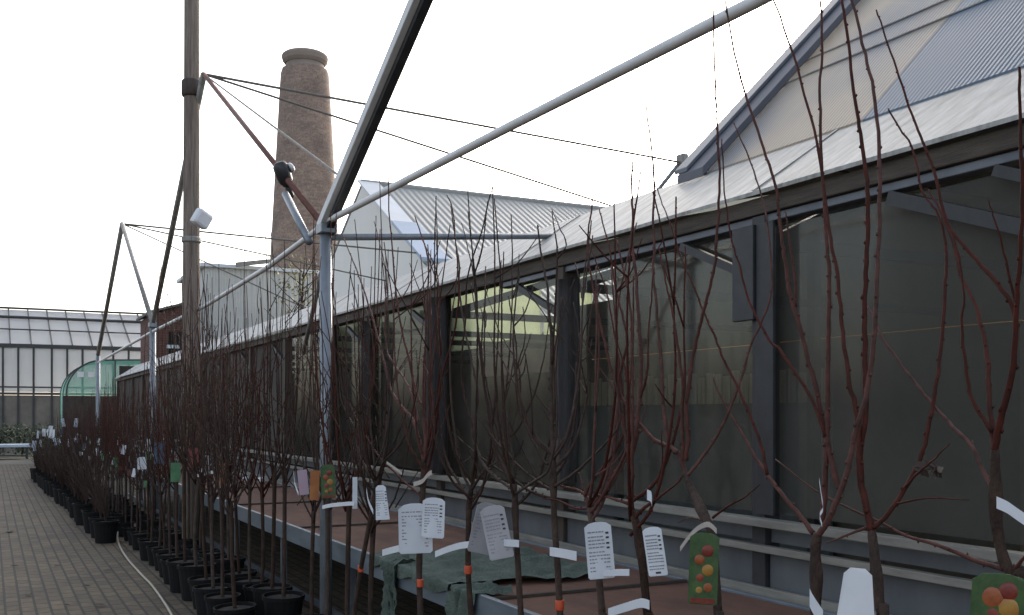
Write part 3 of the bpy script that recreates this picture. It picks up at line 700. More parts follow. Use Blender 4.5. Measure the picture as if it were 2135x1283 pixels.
def pot_parts(par, x, y, rb, h):
    b = MB(); b.lathe([(rb*.80,0),(rb*.97,h-.03),(rb*1.05,h-.028),(rb*1.05,h),(rb*.97,h),(rb*.95,h-.03)], (x,y,0), 20); po = b.build('pot', M['pot'], par, smooth=False)
    b = MB(); b.lathe([(rb*.93,h-.035),(rb*.9,h-.022),(rb*.3,h-.015)], (x,y,0), 16); b.build('soil', M['soil'], po, smooth=True)

# near trees: trunk and shoots follow the ones in the photo, each in its own upright plane with some depth spread
NEAR = [
 dict(X=1.72, lab='nearest bare fruit tree at the right, forked trunk with crumpled white tie', mt='stem',
  trunk=[(2140,1300),(2111,1203),(2092,1164),(2078,1094),(2076,1031),(2074,937)], r=.0135,
  br=[([(2074,945),(2084,882),(2109,788),(2118,680),(2121,618),(2128,518),(2131,400),(2127,250),(2125,140)],.0085,-.02),
      ([(2074,940),(2068,898),(2062,827),(2058,743),(2046,680),(2030,625),(2002,575),(1990,520),(1960,440),(1935,395)],.007,.10),
      ([(2076,1025),(2059,1000),(2025,929),(1986,890),(1951,850),(1900,788),(1845,712),(1828,680),(1809,637)],.0062,.12),
      ([(2118,670),(2108,631),(2074,584),(2043,550),(2009,512),(1974,462),(1951,370),(1930,311),(1909,261),(1892,210),(1869,143),(1846,76),(1827,21)],.0058,.06),
      ([(2092,1187),(2033,1168),(1955,1137),(1888,1117),(1837,1090),(1759,1054),(1700,1022),(1617,958)],.0062,.10),
      ([(2068,900),(2030,840),(2012,760),(2005,680),(2009,618),(1999,534),(1981,478)],.005,-.06),
      ([(2118,640),(2100,560),(2086,500),(2071,450),(2058,415)],.0035,-.05),
      ([(2111,1200),(2128,1170),(2150,1150)],.006,0)]),
 dict(X=1.74, lab='bare fruit tree behind the big cream label, brown upright trunk, second from the right', mt='stem',
  trunk=[(1845,1320),(1837,1283),(1829,1211),(1820,1130),(1817,1105)], r=.0135,
  br=[([(1817,1108),(1806,1054),(1794,1000),(1794,937),(1803,878),(1805,800),(1803,712),(1804,618),(1807,525),(1809,431),(1808,379),(1796,295),(1787,236),(1777,168),(1766,67),(1754,-4)],.010,0),
      ([(1796,1005),(1790,960),(1789,896),(1782,840),(1773,809),(1760,725),(1754,661),(1745,567),(1732,500),(1719,400),(1703,295),(1678,198),(1644,84),(1612,0)],.0078,-.09),
      ([(1822,1100),(1853,1070),(1888,1015),(1914,968),(1931,913),(1945,843),(1955,780),(1960,743),(1967,665),(1971,587),(1973,540),(1970,503),(1962,462),(1946,431),(1924,400),(1901,307),(1876,269),(1852,227)],.0066,.10),
      ([(1872,1050),(1935,1039),(2021,1043)],.0032,-.08),
      ([(1806,1100),(1757,1120),(1722,1133)],.0048,-.05),
      ([(1888,1015),(1915,985),(1950,955),(1980,925)],.004,-.05)]),
 dict(X=1.70, lab='bare fruit tree with twisted white tie above its graft and tall reddish shoots', mt='stem',
  trunk=[(1700,1320),(1700,1283),(1702,1210),(1700,1150),(1705,1112)], r=.0155,
  br=[([(1706,1115),(1723,1090),(1747,1039),(1763,995),(1774,949),(1784,898),(1806,827),(1818,743),(1825,680),(1829,556),(1834,462),(1834,379),(1831,274),(1821,189),(1804,114),(1783,25),(1775,-5)],.0090,-.08),
      ([(1751,1020),(1739,984),(1729,937),(1716,882),(1700,804),(1683,745),(1661,661),(1648,617),(1642,580),(1636,536),(1630,498),(1623,427),(1617,385),(1598,328),(1573,253),(1551,189),(1526,84),(1514,13),(1508,-20)],.0080,.06),
      ([(1714,1090),(1720,1020),(1722,958),(1725,880),(1726,771),(1728,692),(1729,567),(1723,498),(1717,389),(1711,274),(1709,189),(1714,84),(1709,-4)],.0085,.02),
      ([(1696,1112),(1661,1067),(1617,1014),(1595,983),(1567,940),(1548,905),(1517,855),(1492,802),(1489,787)],.0072,.10),
      ([(1600,990),(1586,927),(1564,865),(1542,818),(1505,740),(1489,698),(1467,651),(1443,589),(1424,548),(1406,495),(1393,455),(1378,417),(1366,382)],.0052,.13),
      ([(1721,910),(1690,830),(1630,735),(1605,710),(1561,629),(1546,567),(1530,520),(1518,458),(1509,379),(1505,290)],.0050,-.10),
      ([(1660,640),(1655,560),(1642,474),(1636,440)],.0045,.03)]),
 dict(X=1.72, lab='bare fruit tree carrying the orange fruit picture sleeve, crooked forked trunk', mt='stem',
  trunk=[(1502,1320),(1497,1283),(1491,1180),(1485,1120),(1474,1088),(1456,1051),(1440,1016),(1427,985)], r=.0145,
  br=[([(1430,992),(1418,955),(1404,935),(1368,920),(1343,895),(1318,863),(1297,829),(1281,792),(1268,745),(1259,704),(1247,654),(1237,604),(1228,545),(1225,495),(1233,442),(1236,380)],.0080,.06),
      ([(1412,945),(1393,920),(1387,876),(1382,829),(1379,751),(1373,692),(1368,629),(1362,567),(1364,505),(1362,442),(1364,380),(1358,311),(1349,236),(1347,202)],.0076,.0),
      ([(1425,960),(1424,923),(1421,860),(1424,798),(1416,745),(1409,692),(1399,636),(1390,598),(1381,555),(1373,514)],.0068,-.06),
      ([(1430,960),(1434,919),(1432,851),(1440,782),(1449,723),(1462,670),(1477,611),(1490,555),(1494,505),(1498,442),(1501,358),(1495,269),(1493,189),(1488,84),(1488,-4)],.0074,-.05),
      ([(1432,992),(1449,974),(1483,927),(1514,871),(1536,815),(1548,780),(1567,717),(1592,661),(1609,598),(1602,480),(1589,413),(1564,337),(1530,257)],.0060,.10),
      ([(1486,1080),(1524,1052),(1555,1036),(1583,1011)],.0046,.05),
      ([(1474,1088),(1440,1080),(1415,1090)],.004,.03)]),
 dict(X=1.72, lab='bare fruit tree just left of the fruit sleeve tree, thick dark graft', mt='stem',
  trunk=[(1356,1320),(1350,1283),(1341,1190),(1332,1120),(1325,1088),(1315,1057)], r=.0135,
  br=[([(1317,1065),(1314,988),(1318,938),(1328,888),(1334,826),(1337,767),(1334,692),(1329,629),(1325,567),(1318,505),(1320,458),(1317,411),(1318,337)],.0090,.0),
      ([(1315,985),(1306,913),(1293,860),(1290,800),(1303,740),(1309,707),(1300,667),(1287,617),(1281,586),(1268,505),(1259,474),(1250,436)],.0062,.07),
      ([(1334,830),(1344,800),(1350,767),(1353,676),(1359,614),(1362,560)],.0050,-.06),
      ([(1322,1082),(1345,1058),(1365,1044),(1381,1032),(1412,1007),(1424,990)],.0064,-.06),
      ([(1310,1050),(1259,1035),(1219,1032)],.0060,.04),
      ([(1318,960),(1332,905),(1348,895)],.004,.06)]),
 dict(X=1.74, lab='bare fruit tree behind the tall white card, low arching branches either side', mt='stem',
  trunk=[(1262,1320),(1256,1283),(1248,1200),(1238,1110),(1228,1060)], r=.0125,
  br=[([(1232,1068),(1244,1054),(1275,1001),(1303,948),(1318,890),(1312,820),(1318,740),(1313,629),(1300,560),(1285,500)],.0072,-.04),
      ([(1228,1062),(1219,1032),(1200,1020),(1169,1013),(1150,990)],.0070,.05),
      ([(1228,1060),(1200,1060),(1162,1043),(1130,1040)],.0058,.0),
      ([(1219,1035),(1237,1000),(1290,930),(1303,880),(1296,800),(1287,730),(1275,660),(1262,600),(1240,540),(1225,500)],.0052,.08),
      ([(1228,1055),(1215,1010),(1206,985)],.005,.03)]),
 dict(X=1.76, lab='straight pale-barked bare tree with a blank white strap halfway up its trunk', mt='stem_dark',
  trunk=[(1172,1320),(1168,1283),(1163,1190),(1156,1090),(1154,1019),(1153,945)], r=.0120,
  br=[([(1153,955),(1150,864),(1149,782),(1150,700),(1143,640),(1142,598),(1135,568),(1126,511),(1121,470)],.0085,.0),
      ([(1154,1041),(1106,1025),(1071,1000),(1022,967),(1000,951),(970,926),(943,902)],.0066,.06),
      ([(1154,1024),(1136,1014),(1115,1000),(1071,962),(1044,918),(1033,885),(1022,836),(1011,782),(1003,727),(990,640),(982,590)],.0064,.08),
      ([(1155,1015),(1200,985),(1237,951),(1287,895),(1292,850),(1280,780)],.0058,-.05),
      ([(1151,760),(1157,640),(1162,530),(1156,480),(1151,440)],.0050,.05),
      ([(1162,540),(1181,511),(1165,470),(1150,436)],.0035,.07)]),
 dict(X=1.74, lab='bare dark-stemmed tree right of the crumpled grey label pair', mt='stem_dark',
  trunk=[(1088,1320),(1086,1283),(1080,1180),(1075,1090),(1073,1008)], r=.0120,
  br=[([(1074,1030),(1087,1022),(1115,1003),(1136,989),(1147,970),(1158,920),(1162,860),(1158,780),(1166,690),(1170,620)],.0064,-.04),
      ([(1073,1022),(1044,1003),(1011,973),(997,945),(989,918),(990,870),(997,823),(984,755),(970,690),(958,612),(957,550),(949,500),(944,437),(932,407)],.0072,.04),
      ([(1046,920),(1071,905),(1090,875),(1115,820),(1131,760),(1139,711),(1150,640)],.0048,.06),
      ([(1090,875),(1084,823),(1082,768),(1055,716),(1042,694),(1028,650),(1010,600)],.0042,.08),
      ([(1142,968),(1134,962),(1109,918),(1095,888),(1082,853),(1075,790),(1086,740),(1095,700),(1090,640)],.0050,-.03),
      ([(1073,1012),(1071,960),(1060,900),(1063,830)],.005,-.02)]),
 dict(X=1.76, lab='bare tree left of the crumpled grey label pair, forking low into spreading dark twigs', mt='stem_dark',
  trunk=[(984,1320),(982,1283),(976,1180),(978,1060),(984,1014)], r=.0120,
  br=[([(984,1020),(1000,995),(1016,973),(1030,930),(1022,870),(1010,800),(1004,727),(1010,640),(1020,590)],.0068,.04),
      ([(980,1045),(970,1027),(951,997),(932,962),(918,900),(912,820),(920,730),(912,640),(912,592),(897,550),(892,510)],.0068,.05),
      ([(984,1016),(994,960),(985,890),(968,830),(962,760),(970,670),(974,585),(992,520),(1004,484),(1020,413),(1034,380)],.0062,-.05),
      ([(1016,975),(1050,950),(1066,900),(1080,850)],.004,.05)]),
 dict(X=1.74, lab='bare tree wearing the large white printed label, dense fan of red shoots', mt='stem',
  trunk=[(878,1320),(877,1283),(874,1200),(876,1120),(880,1050),(884,985),(885,954)], r=.0140,
  br=[([(884,965),(872,912),(860,875),(835,845),(815,812),(802,762),(792,720),(772,649),(757,600),(740,555),(725,517),(712,487)],.0086,.05),
      ([(886,960),(890,912),(884,862),(870,825),(860,787),(852,745),(842,707),(827,624),(820,540),(815,487),(811,437),(808,300)],.0082,-.02),
      ([(872,880),(860,830),(840,787),(820,757),(805,725),(803,650),(805,600),(802,550),(790,500),(780,462)],.0062,.08),
      ([(888,940),(884,880),(882,837),(883,775),(887,712),(892,620),(892,537),(877,487),(865,450)],.0072,-.05),
      ([(888,950),(898,900),(912,840),(925,770),(946,700),(957,612),(954,550),(949,500),(940,430)],.0070,.0),
      ([(887,955),(897,930),(905,870),(900,790),(910,700),(916,610),(908,560),(880,500)],.0058,-.07),
      ([(880,1035),(845,1007),(820,982),(800,964),(775,929),(752,890),(730,845),(718,800),(712,740)],.0060,.06)]),
 dict(X=1.72, lab='bare tree with the short white card, left of the large printed label', mt='stem_dark',
  trunk=[(735,1320),(738,1283),(750,1200),(765,1120),(780,1040),(784,1002)], r=.0125,
  br=[([(784,1010),(777,999),(762,974),(745,932),(737,887),(722,860),(712,800),(706,740),(700,650),(692,580)],.0070,.04),
      ([(784,1005),(800,964),(830,932),(850,897),(862,850),(872,800),(868,730)],.0056,-.05),
      ([(783,1005),(778,940),(772,860),(780,780),(776,700),(762,640)],.0062,.02),
      ([(775,985),(800,930),(812,860),(820,800),(832,730),(846,660)],.0054,.06)]),
]
def near_tree(i, d):
    rr = random.Random(100+i)
    X = d['X']; pts = [onX(u,v,X) for u, v in d['trunk']]
    base = Vector((X, pts[0].y-.01, 0))
    t = thing('potted_tree', base, d['lab'], 'potted tree', 'young bare fruit trees in pots along the bench')
    # trunk continues down into the pot
    low = [Vector((X,base.y,.22))]
    full = low+[p_ for p_ in pts]
    if full[1].z < .3: full = low+pts[1:]
    line = smooth_line(full, 4); n = len(line)
    rad = []
    gz = pts[-1].z
    for p_ in line:
        q = d['r']*(1.12-.22*min(1,max(0,(p_.z-.2)/max(.1,gz-.2))))
        q *= 1-.28*max(0,(len(rad)/n-.82)/.18)
        rad.append(q*(1+.32*math.exp(-((p_.z-(gz-.10))/.035)**2)+.05*rr.uniform(-1,1)))
    rad = [q*(.84 if i < 4 else 1) for q in rad]
    b = MB(); b.tube(line, rad, 10); b.build('trunk', M['trunk'], t, smooth=True)
    for pts2, r0, dx in d['br']:
        P_ = []
        for k, (u, v) in enumerate(pts2): 
            f = k/(len(pts2)-1); P_.append(onX(u,v,X+dx*f))
        b = MB(); kf = .88 if i < 4 else 1.0; stem_mesh(b, P_, r0*kf, r0*.34*kf, rr, 7, gap=.042)
        b.build('branch', M[d['mt']], t, smooth=True)
    if i >= 4:
        g_ = pts[-1]
        for k in range(4 if i < 6 else 6):
            a = rr.uniform(0,6.28); sp = rr.uniform(.10,.26); h2 = rr.uniform(1.85,2.2) if i < 7 else rr.uniform(2.0,2.42); d_ = Vector((math.cos(a)*.7,math.sin(a),0)); z0 = g_.z-rr.uniform(-.02,.10); dz = h2-z0
            s_ = Vector((g_.x,g_.y,z0))
            P_ = [s_, s_+d_*sp*.55+Vector((0,0,dz*.12)), s_+d_*sp*.95+Vector((0,0,dz*.4)), s_+d_*sp*rr.uniform(.9,1.2)+Vector((0,0,dz*.7)), s_+d_*sp*rr.uniform(.8,1.4)+Vector((rr.uniform(-.05,.05),rr.uniform(-.05,.05),dz))]
            b = MB(); stem_mesh(b, P_, .0066, .0022, rr, 6, gap=.045)
            for _ in range(2):
                q = P_[rr.choice((1,2,3))]; a2 = rr.uniform(0,6.28); l2 = rr.uniform(.12,.38)
                e_ = q+Vector((math.cos(a2)*l2*.55,math.sin(a2)*l2*.55,l2*rr.uniform(.5,1.1))); stem_mesh(b,[q,(q+e_)/2+Vector((.015,.01,-.015)),e_],.0038,.0016,rr,5,gap=.05,sub=3)
            b.build('branch', M[d['mt']], t, smooth=True)
    pot_parts(t, X, base.y, .15, .27)
    return t
near_objs = [near_tree(i, d) for i, d in enumerate(NEAR)]

# farther trees: prototypes copied along the row
def proto_tree(seed, nshoot, hgt, gz, mt):
    rr = random.Random(seed)
    t = thing('potted_tree', (0,0,0), 'x', 'potted tree', 'young bare fruit trees in pots along the bench')
    b = MB(); ln = smooth_line([(0,0,.2),(rr.uniform(-.01,.01),rr.uniform(-.01,.01),.5),(rr.uniform(-.02,.02),rr.uniform(-.02,.02),gz)],6)
    b.tube(ln,[.0145*(1+.25*math.exp(-((p_.z-gz+.08)/.04)**2)) for p_ in ln],8); b.build('trunk', M['trunk'], t, smooth=True)
    b = MB()
    for k in range(nshoot):
        a = 2*math.pi*k/nshoot+rr.uniform(-.5,.5); sp = rr.uniform(.06,.27); h2 = hgt-rr.uniform(0,.45)
        s_ = Vector((0,0,gz-rr.uniform(.0,.14)))
        d_ = Vector((math.cos(a),math.sin(a),0))
        P_ = [s_, s_+d_*sp*.55+Vector((0,0,(h2-gz)*.14)), s_+d_*sp*.9+Vector((0,0,(h2-gz)*.4)), s_+d_*sp*rr.uniform(.9,1.2)+Vector((0,0,(h2-gz)*.7)), Vector((d_.x*sp*rr.uniform(.8,1.3)+rr.uniform(-.05,.05), d_.y*sp*rr.uniform(.8,1.3)+rr.uniform(-.05,.05), h2))]
        stem_mesh(b, P_, .0072, .0024, rr, 5, buds=True, gap=.075, sub=3)
        if rr.random() < .7:
            q = P_[2]; e_ = q+Vector((rr.uniform(-.14,.14),rr.uniform(-.14,.14),rr.uniform(.2,.5))); stem_mesh(b,[q,(q+e_)/2+Vector((.02,0,0)),e_],.004,.0018,rr,4,gap=.08,sub=3)
    for k in range(16):
        a = rr.uniform(0,6.28); q = Vector((math.cos(a)*rr.uniform(0,.16), math.sin(a)*rr.uniform(0,.16), rr.uniform(gz-.05,hgt-.7))); a2 = rr.uniform(0,6.28); l2 = rr.uniform(.12,.42)
        e_ = q+Vector((math.cos(a2)*l2*.6, math.sin(a2)*l2*.6, l2*rr.uniform(.4,1.1))); stem_mesh(b,[q,(q+e_)/2+Vector((.02,.01,-.02)),e_],.0042,.0018,rr,4,gap=.09,sub=3)
    b.build('crown', M[mt], t, smooth=True)
    pot_parts(t, 0, 0, rr.uniform(.125,.152), rr.uniform(.22,.29))
    return t
protos = [proto_tree(1,8,2.75,1.08,'stem'), proto_tree(2,9,2.6,1.0,'stem_dark'), proto_tree(3,7,2.95,1.12,'stem_dark'), proto_tree(4,9,2.55,.95,'stem_dark'), proto_tree(5,8,2.8,1.05,'stem'), proto_tree(6,8,2.5,1.0,'stem_dark')]
rr = random.Random(77)
used = set(); FAR = []
def place(k, x, y, rz, sc, lab):
    pr_ = protos[k]
    if k in used: o = copy_tree(pr_)
    else: o = pr_; used.add(k)
    o.location = (x,y,0); o.rotation_euler = (R(rr.uniform(-2.2,2.2)),R(rr.uniform(-2.2,2.2)),rz); o.scale = (sc,sc,sc); o['label'] = lab; FAR.append((x,y,o)); return o
row = []
y = 5.15
while y < 26:
    if min(abs(y-6.57), abs(y-14.65), abs(y-22.6)) > .22 and abs(y-11.25) > .28: row.append((1.81+rr.uniform(-.02,.02), y))
    y += rr.uniform(.33,.40)
y = 6.9
while y < 27: row.append((1.49+rr.uniform(-.02,.02), y)); y += rr.uniform(.36,.46)
for x, y in row:
    sc = rr.uniform(.86,1.06)
    if y < 6.5: lab = 'bare potted tree standing in front of the near grey pipe post'
    elif y < 10.9: lab = 'bare potted tree in the row between the near pipe post and the wooden pole'
    elif y < 14.6: lab = 'bare potted tree in the row between the wooden pole and the second pipe post'
    else: lab = 'small bare potted tree crowded in the far row beyond the second pipe post'
    sc *= 1.0 if y < 9.6 else .86 if y < 11.4 else .74 if y < 18 else .66
    place(rr.randrange(6), x, y, rr.uniform(0,6.28), sc, lab)

# low pots and shrubs at the far end
def shrub(seed):
    r2 = random.Random(seed); t = thing('potted_shrub', (0,0,0), 'x', 'potted shrub', 'dark potted shrubs at the far end of the row')
    b = MB(); leaf_cloud(b, Vector((0,0,.62)), (.32,.32,.34), 420, .035, r2); b.build('foliage', M['leaf'], t)
    pot_parts(t, 0, 0, .19, .30); return t
sp = [shrub(3), shrub(8)]
for k, (u, v) in enumerate(((92,990),(118,982),(140,1008),(84,972),(165,1012),(112,968))):
    q = onZ(u,v,0); o = sp[k] if k < 2 else copy_tree(sp[k % 2])
    o.location = q; o.rotation_euler = (0,0,k*1.3)
    o['label'] = 'dark green potted shrub at the far left end of the pot row'
# front low pots beside the path
def lowpot(seed):
    t = thing('flower_pot', (0,0,0), 'x', 'flower pot', 'black pots lining the path edge'); pot_parts(t, 0, 0, .15, .27)
    r2 = random.Random(seed); b = MB()
    for k in range(26):
        a = r2.uniform(0,6.28); L_ = r2.uniform(.25,.95)
        stem_mesh(b, [(0,0,.24),(math.cos(a)*.05,math.sin(a)*.05,.24+L_*.5),(math.cos(a)*.20+r2.uniform(-.05,.05),math.sin(a)*.20,.24+L_)], .005,.002, r2, 4, gap=.07, sub=3)
    b.build('twigs', M['stem_dark'], t); return t
lp = [lowpot(1), lowpot(2)]
rr = random.Random(31); yy = 12.7; k = 0
while yy < 26:
    o = lp[k] if k < 2 else copy_tree(lp[k % 2]); o.location = (1.20-.02*(yy-14.5)+rr.uniform(-.03,.03), yy, 0); o.rotation_euler = (0,0,rr.uniform(0,6)); s_ = rr.uniform(.85,1.1); o.scale = (s_,s_,s_)
    o['label'] = 'black plastic pot of short twigs on the paving at the path edge'; yy += rr.uniform(.42,.62); k += 1

# ================================================================== LABELS, TIES
def card(u, v, wpx, hpx, X, m, label, yaw=0, tilt=0, lines=True, shape='tag', name='plant_label', ink='ink', cat='plant label', grp='plant labels hanging on the trees'):
    c = onX(u,v,X); D = X/ray(u,v)[0]
    w, h = wpx/F*D, hpx/F*D
    t = thing(name, c, label, cat, grp)
    look = math.atan2(-c.y, -c.x)+R(90)+R(yaw)
    Mx = Matrix.Translation(c) @ Matrix.Rotation(look,4,'Z') @ Matrix.Rotation(R(tilt),4,'Y')
    k = .16*w
    if shape == 'tag': out = [(-w/2,-h/2+k*.4),(-w/2+k*.4,-h/2),(w/2-k*.4,-h/2),(w/2,-h/2+k*.4),(w/2,h/2-k),(w/2-k,h/2-k*.25),(w*.12,h/2),(-w*.12,h/2),(-w/2+k,h/2-k*.25),(-w/2,h/2-k)]
    elif shape == 'trap': out = [(-w*.5,-h/2),(w*.5,-h/2),(w*.36,h/2-k),(w*.18,h/2),(-w*.2,h/2),(-w*.36,h/2-k)]
    else: out = [(-w/2,-h/2),(w/2,-h/2),(w/2,h/2),(-w/2,h/2)]
    # gently curled card, built as a strip grid
    b = MB(); bend = .06*w
    front = [Vector((x, bend*math.cos(x/w*2.6)-bend, z)) for x, z in out]
    b.slab([Mx @ p_ for p_ in front], (Mx.to_3x3() @ Vector((0,.0018,0))))
    cd = b.build('card', m, t)
    if lines:
        r2 = random.Random(int(u*7+v)); L_ = MB()
        z = h*.33; row_ = 0
        while z > -h*.38:
            lh = h*.0115; x = -w*.40
            xe = w*(.22 if z > -h*.05 else .40)*r2.uniform(.85,1)
            while x < xe:
                ww = w*r2.uniform(.05,.14); x2 = min(x+ww,xe)
                yb_ = bend*math.cos((x+x2)/2/w*2.6)-bend; L_.box(x,x2,yb_-.0022,yb_-.0006,z-lh,z+lh,Mx); x = x2+w*.025
            z -= h*(.062 if row_ % 4 else .085); row_ += 1
        L_.build('print', M[ink], cd)
        for zz in (.30,.22,.12,.04): MB().box(w*.27,w*.38,bend*(math.cos(.845)-1)-.0026,bend*(math.cos(.845)-1)-.0004,h*zz-.012*h,h*zz+.02*h,Mx).build('print_mark', M['ink_dark'], cd)
        MB().box(-w*.12,w*.16,-.0026,-.0006,-h*.455,-h*.415,Mx).build('print_mark', M['ink_dark'], cd)
    if m is M['fruit_card']:
        r2 = random.Random(int(u)); k_ = 0
        for fz_, fx in ((.25,.12),(.12,-.16),(-.02,.14),(-.13,-.12),(-.26,.16),(-.30,-.14)):
            rad_ = w*r2.uniform(.17,.24); o_ = MB(); o_.lathe([(rad_,0),(rad_*.92,.0012),(rad_*.6,.0022),(.0005,.0026)],(0,0,0),16)
            yb_ = bend*math.cos(fx*2.6)-bend
            Mq = Mx @ Matrix.Translation((w*fx,yb_-.0002,h*fz_)) @ Matrix.Rotation(R(90),4,'X'); o_.v = [Mq @ p_ for p_ in o_.v]
            o_.build('fruit_print', M[('fruit_red','fruit_orange','fruit_yellow')[k_ % 3]], cd, smooth=True); k_ += 1
        MB().box(-w*.42,w*.42,-.0045,-.0004,-h*.48,-h*.41,Mx).build('print_strip', M['fruit_red'], cd)
    return t
def strap(pts, X, w, m, label, name='strap', cat='strap', grp='white straps on the trunks', hpx=None):
    P_ = [onX(u,v,X) for u, v in pts]; P_ = smooth_line(P_, 4); b = MB()
    n_ = len(P_)
    for p_ in P_: b.v += [p_+Vector((0,0,w/2)), p_+Vector((0,0,-w/2)), p_+Vector((.0015,.0015,-w/2)), p_+Vector((.0015,.0015,w/2))]
    for i in range(n_-1):
        for q in range(4):
            q2 = (q+1) % 4; b.f.append([i*4+q, i*4+q2, (i+1)*4+q2, (i+1)*4+q])
    b.f.append([0,1,2,3]); b.f.append([(n_-1)*4+q for q in (3,2,1,0)])
    return tag(b.build(name, m), label, cat, grp)
W = M['label']
card(866,1102,70,104,1.66,W,'large white label printed with lines of text, front of the overlapping pair',4,-1)
card(904,1080,48,84,1.71,W,'white printed label half hidden behind the large printed one',-14,2)
card(1012,1102,62,106,1.70,M['label_grey'],'grey crumpled see-through label, back one of the crumpled pair',24,14)
card(1036,1110,52,112,1.66,M['label_grey'],'grey printed label with torn edge, front one of the crumpled pair',-8,-12)
card(1250,1148,56,118,1.66,W,'tall white printed card hanging left of the reddish-brown graft',6,-5)
card(1366,1150,42,102,1.67,W,'narrow white card on the right of the dark graft',-20,-9)
card(1786,1245,78,120,1.62,M['white_plastic'],'big plain cream label cut by the bottom edge of the picture',5,3,lines=False,shape='trap')
card(796,1048,30,72,1.64,W,'short white tapering card left of the large printed label',-16,-4,lines=True,shape='trap')
card(740,1028,10,66,1.66,W,'white card seen almost edge-on beside the grey post',0,0,lines=False,shape='rect')
card(1467,1186,60,150,1.64,M['fruit_card'],'fruit picture sleeve with orange and red fruit on green',0,2,lines=False,shape='tag',name='picture_label')
card(2085,1266,112,140,1.60,M['fruit_card'],'red and green fruit picture label in the bottom right corner',0,4,lines=False,shape='tag',name='picture_label')
card(656,1012,19,62,1.60,M['tag_orange'],'orange picture card left of the grey post',0,2,lines=False,shape='rect',name='picture_label')
card(684,1004,30,70,1.62,M['fruit_card'],'dark picture card with red and orange fruit in front of the grey post',0,-2,lines=False,shape='tag',name='picture_label')
card(632,1006,20,52,1.60,M['tag_pink'],'pale pink and blue card left of the orange card',10,-6,lines=False,shape='rect',name='picture_label')
card(404,955,22,42,1.50,M['tag_rose'],'pinkish red picture card near the foot of the wooden pole',0,0,lines=False,shape='rect',name='picture_label')
card(431,970,10,40,1.50,W,'white card edge beside the pinkish red card',0,4,lines=False,shape='rect')
card(466,990,16,46,1.55,M['tag_orange'],'brown orange card on the tree right of the wooden pole',0,0,lines=False,shape='rect',name='picture_label')
card(310,930,12,30,1.50,W,'upright white card by the second pipe post',0,0,lines=False,shape='rect')
card(332,945,20,44,1.50,M['tag_blue'],'dark blue picture card by the second pipe post',0,0,lines=False,shape='rect',name='picture_label')
card(296,966,18,26,1.45,W,'round-cornered white card left of the second pipe post',0,0,lines=False)
card(366,985,20,40,1.45,M['tag_green'],'green picture card left of the wooden pole foot',0,0,lines=False,shape='rect',name='picture_label')
# straps
strap([(672,1058),(690,1054),(720,1051),(738,1050)],1.60,.020,W,'white strap sticking out sideways in front of the grey post')
strap([(797,1153),(815,1148),(835,1143)],1.64,.030,W,'white strap end left of the large printed label')
strap([(907,1156),(935,1145),(960,1138),(978,1136)],1.66,.026,W,'slightly bent white strap between the large label and the grey pair')
strap([(1050,1132),(1068,1133),(1082,1134)],1.68,.026,W,'short white strap end right of the grey pair')
strap([(1146,1150),(1172,1154),(1202,1160)],1.68,.030,W,'flat white strap on the straight pale-barked trunk')
strap([(1268,1278),(1300,1268),(1335,1258),(1354,1262)],1.64,.026,W,'white strap reaching left from the trunk at the bottom edge')
strap([(1252,1196),(1285,1194),(1312,1194)],1.67,.020,W,'white strap behind the tall white card')
strap([(1688,1246),(1696,1262),(1716,1292)],1.62,.040,W,'white strap folded downward on the knobbly trunk')
strap([(2078,1048),(2100,1058),(2120,1072),(2150,1092)],1.64,.022,W,'crumpled white tie on the nearest trunk at the right')
strap([(1708,1000),(1712,1030),(1716,1060),(1709,1075),(1714,1095)],1.66,.010,W,'thin twisted white tie above the graft of the knobbly trunk')
strap([(412,992),(428,988),(446,984)],1.48,.024,W,'white strap below the pinkish red card')
strap([(764,1022),(768,1045),(778,1068)],1.64,.022,W,'curved white strap left of the short tapering card')
strap([(1349,1032),(1357,1036),(1359,1046)],1.68,.03,W,'tiny white tag on the low branch left of the fruit sleeve tree')
strap([(612,985),(615,1010),(622,1030)],1.60,.02,W,'thin pale strap beside the pale pink card')
# raffia ties
strap([(862,1010),(880,1004),(892,990),(900,985)],1.70,.020,M['tie'],'pale brown ribbon knotted above the large printed label','ribbon','ribbon','pale ribbons')
strap([(806,965),(822,976),(838,988)],1.70,.012,M['tie'],'pale brown ribbon along the branch left of the knot','ribbon','ribbon','pale ribbons')
strap([(1418,1145),(1438,1118),(1458,1100),(1478,1094),(1494,1108)],1.66,.014,M['tie'],'cream ribbon bow above the fruit picture sleeve','ribbon','ribbon','pale ribbons')
# orange bands round the trunks
def ring(u, v, X, r, hgt, label):
    c = onX(u,v,X); b = MB(); b.lathe([(r*.96,-hgt/2),(r,-hgt*.4),(r,hgt*.4),(r*.96,hgt/2)], c, 12)
    tag(b.build('trunk_band', M['band_orange'], None, smooth=True), label, 'band', 'orange bands round the trunks')
for u, v, X, lab in ((752,1186,1.72,'orange band on the trunk left of the hanging net'),(876,1216,1.74,'orange band on the trunk below the large printed label'),(976,1188,1.76,'red-orange band on the trunk left of the grey label pair'),(1167,1262,1.76,'orange band low on the straight pale-barked trunk')):
    ring(u, v, X, .0155, .035, lab)
# dry leaves caught on a twig
rr = random.Random(4); b = MB(); leaf_cloud(b, onX(1932,982,1.77), (.03,.03,.02), 26, .013, rr)
tag(b.build('dry_leaves', M['dry_leaf']), 'clump of shrivelled brown leaves caught on a twig at the right', 'leaf clump')
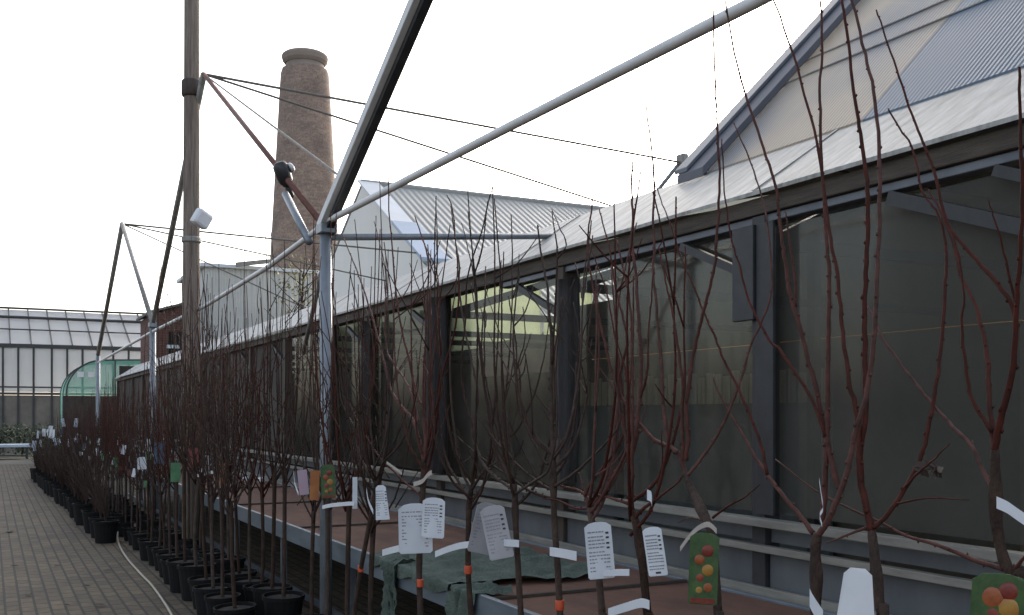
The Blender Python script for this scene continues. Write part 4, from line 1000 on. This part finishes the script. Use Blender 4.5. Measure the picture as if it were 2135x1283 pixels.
# small labels among the far pots
rr = random.Random(21)
cols = [W, W, W, M['tag_blue'], M['tag_red'], W, M['tag_green'], W]
for x, y, o in FAR:
    if y > 9.5 and rr.random() < .62:
        zz = rr.uniform(.75,1.1); b = MB(); a = rr.uniform(-.6,.6); w_, h_ = rr.uniform(.03,.06), rr.uniform(.05,.13)
        Mx = Matrix.Translation((x-.03,y-.05,zz)) @ Matrix.Rotation(R(-20)+a,4,'Z') @ Matrix.Rotation(rr.uniform(-.25,.25),4,'Y')
        b.box(-w_/2,w_/2,-.001,.001,-h_/2,h_/2,Mx); m_ = rr.choice(cols)
        cn = 'white' if m_ == W else {'dark_red_card':'dark red','blue_card':'dark blue','green_card':'green'}.get(m_.name,'coloured')
        where = 'beside the wooden pole' if y < 14 else 'in the crowded far row'
        tag(b.build('plant_label', m_), 'small %s label on a tree %s' % (cn, where), 'plant label', 'small %s labels %s' % (cn, where))

rr = random.Random(12)
for k in range(16):
    u, v = rr.uniform(68,168), rr.uniform(878,945); c = onD(u,v,25-(u-68)*.05); wv = rr.uniform(.05,.10)
    Mx = Matrix.Translation(c) @ Matrix.Rotation(R(-20)+rr.uniform(-.5,.5),4,'Z') @ Matrix.Rotation(rr.uniform(-.4,.4),4,'Y')
    b = MB(); b.box(-wv/2,wv/2,-.002,.002,-.09,.09,Mx); m_ = M['tray'] if k % 3 == 0 else W
    tag(b.build('plant_label', m_), 'small pale label among the shrubs at the far left end', 'plant label', 'pale labels among the far shrubs')

# ================================================================== CAMERA, SKY, SUN
cam = bpy.data.cameras.new('camera'); co = bpy.data.objects.new('camera', cam); COL.objects.link(co)
cam.sensor_width = 36; cam.lens = F/2135*36; cam.shift_y = (VH-641.5)/2135; cam.clip_end = 5000; cam.clip_start = .05
co.location = (0,0,H); co.rotation_euler = (R(90),0,-TH); S.camera = co
SUN_EL, SUN_AZ = R(23), R(46)     # azimuth from +Y towards +X
w = bpy.data.worlds.new('World'); S.world = w; w.use_nodes = True
nt = w.node_tree; bg = nt.nodes['Background']
sky = nt.nodes.new('ShaderNodeTexSky'); sky.sky_type = 'NISHITA'; sky.sun_disc = False
sky.sun_elevation = SUN_EL; sky.sun_rotation = SUN_AZ; sky.air_density = 1.0; sky.dust_density = 3.5; sky.ozone_density = 1.0
hs = nt.nodes.new('ShaderNodeHueSaturation'); hs.inputs['Saturation'].default_value = .55; hs.inputs['Value'].default_value = 1.08
nt.links.new(sky.outputs[0], hs.inputs['Color']); nt.links.new(hs.outputs[0], bg.inputs[0]); bg.inputs[1].default_value = .15
sd = bpy.data.lights.new('sun', 'SUN'); sd.energy = 0.6; sd.angle = R(12); sd.color = (1,.93,.82)
so = bpy.data.objects.new('sun', sd); COL.objects.link(so)
dv = Vector((math.sin(SUN_AZ)*math.cos(SUN_EL), math.cos(SUN_AZ)*math.cos(SUN_EL), math.sin(SUN_EL)))
so.rotation_euler = dv.to_track_quat('Z','Y').to_euler(); so.location = (10,10,20)
S.view_settings.view_transform = 'Standard'; S.view_settings.look = 'None'; S.view_settings.exposure = 1.2; S.view_settings.gamma = 1.0
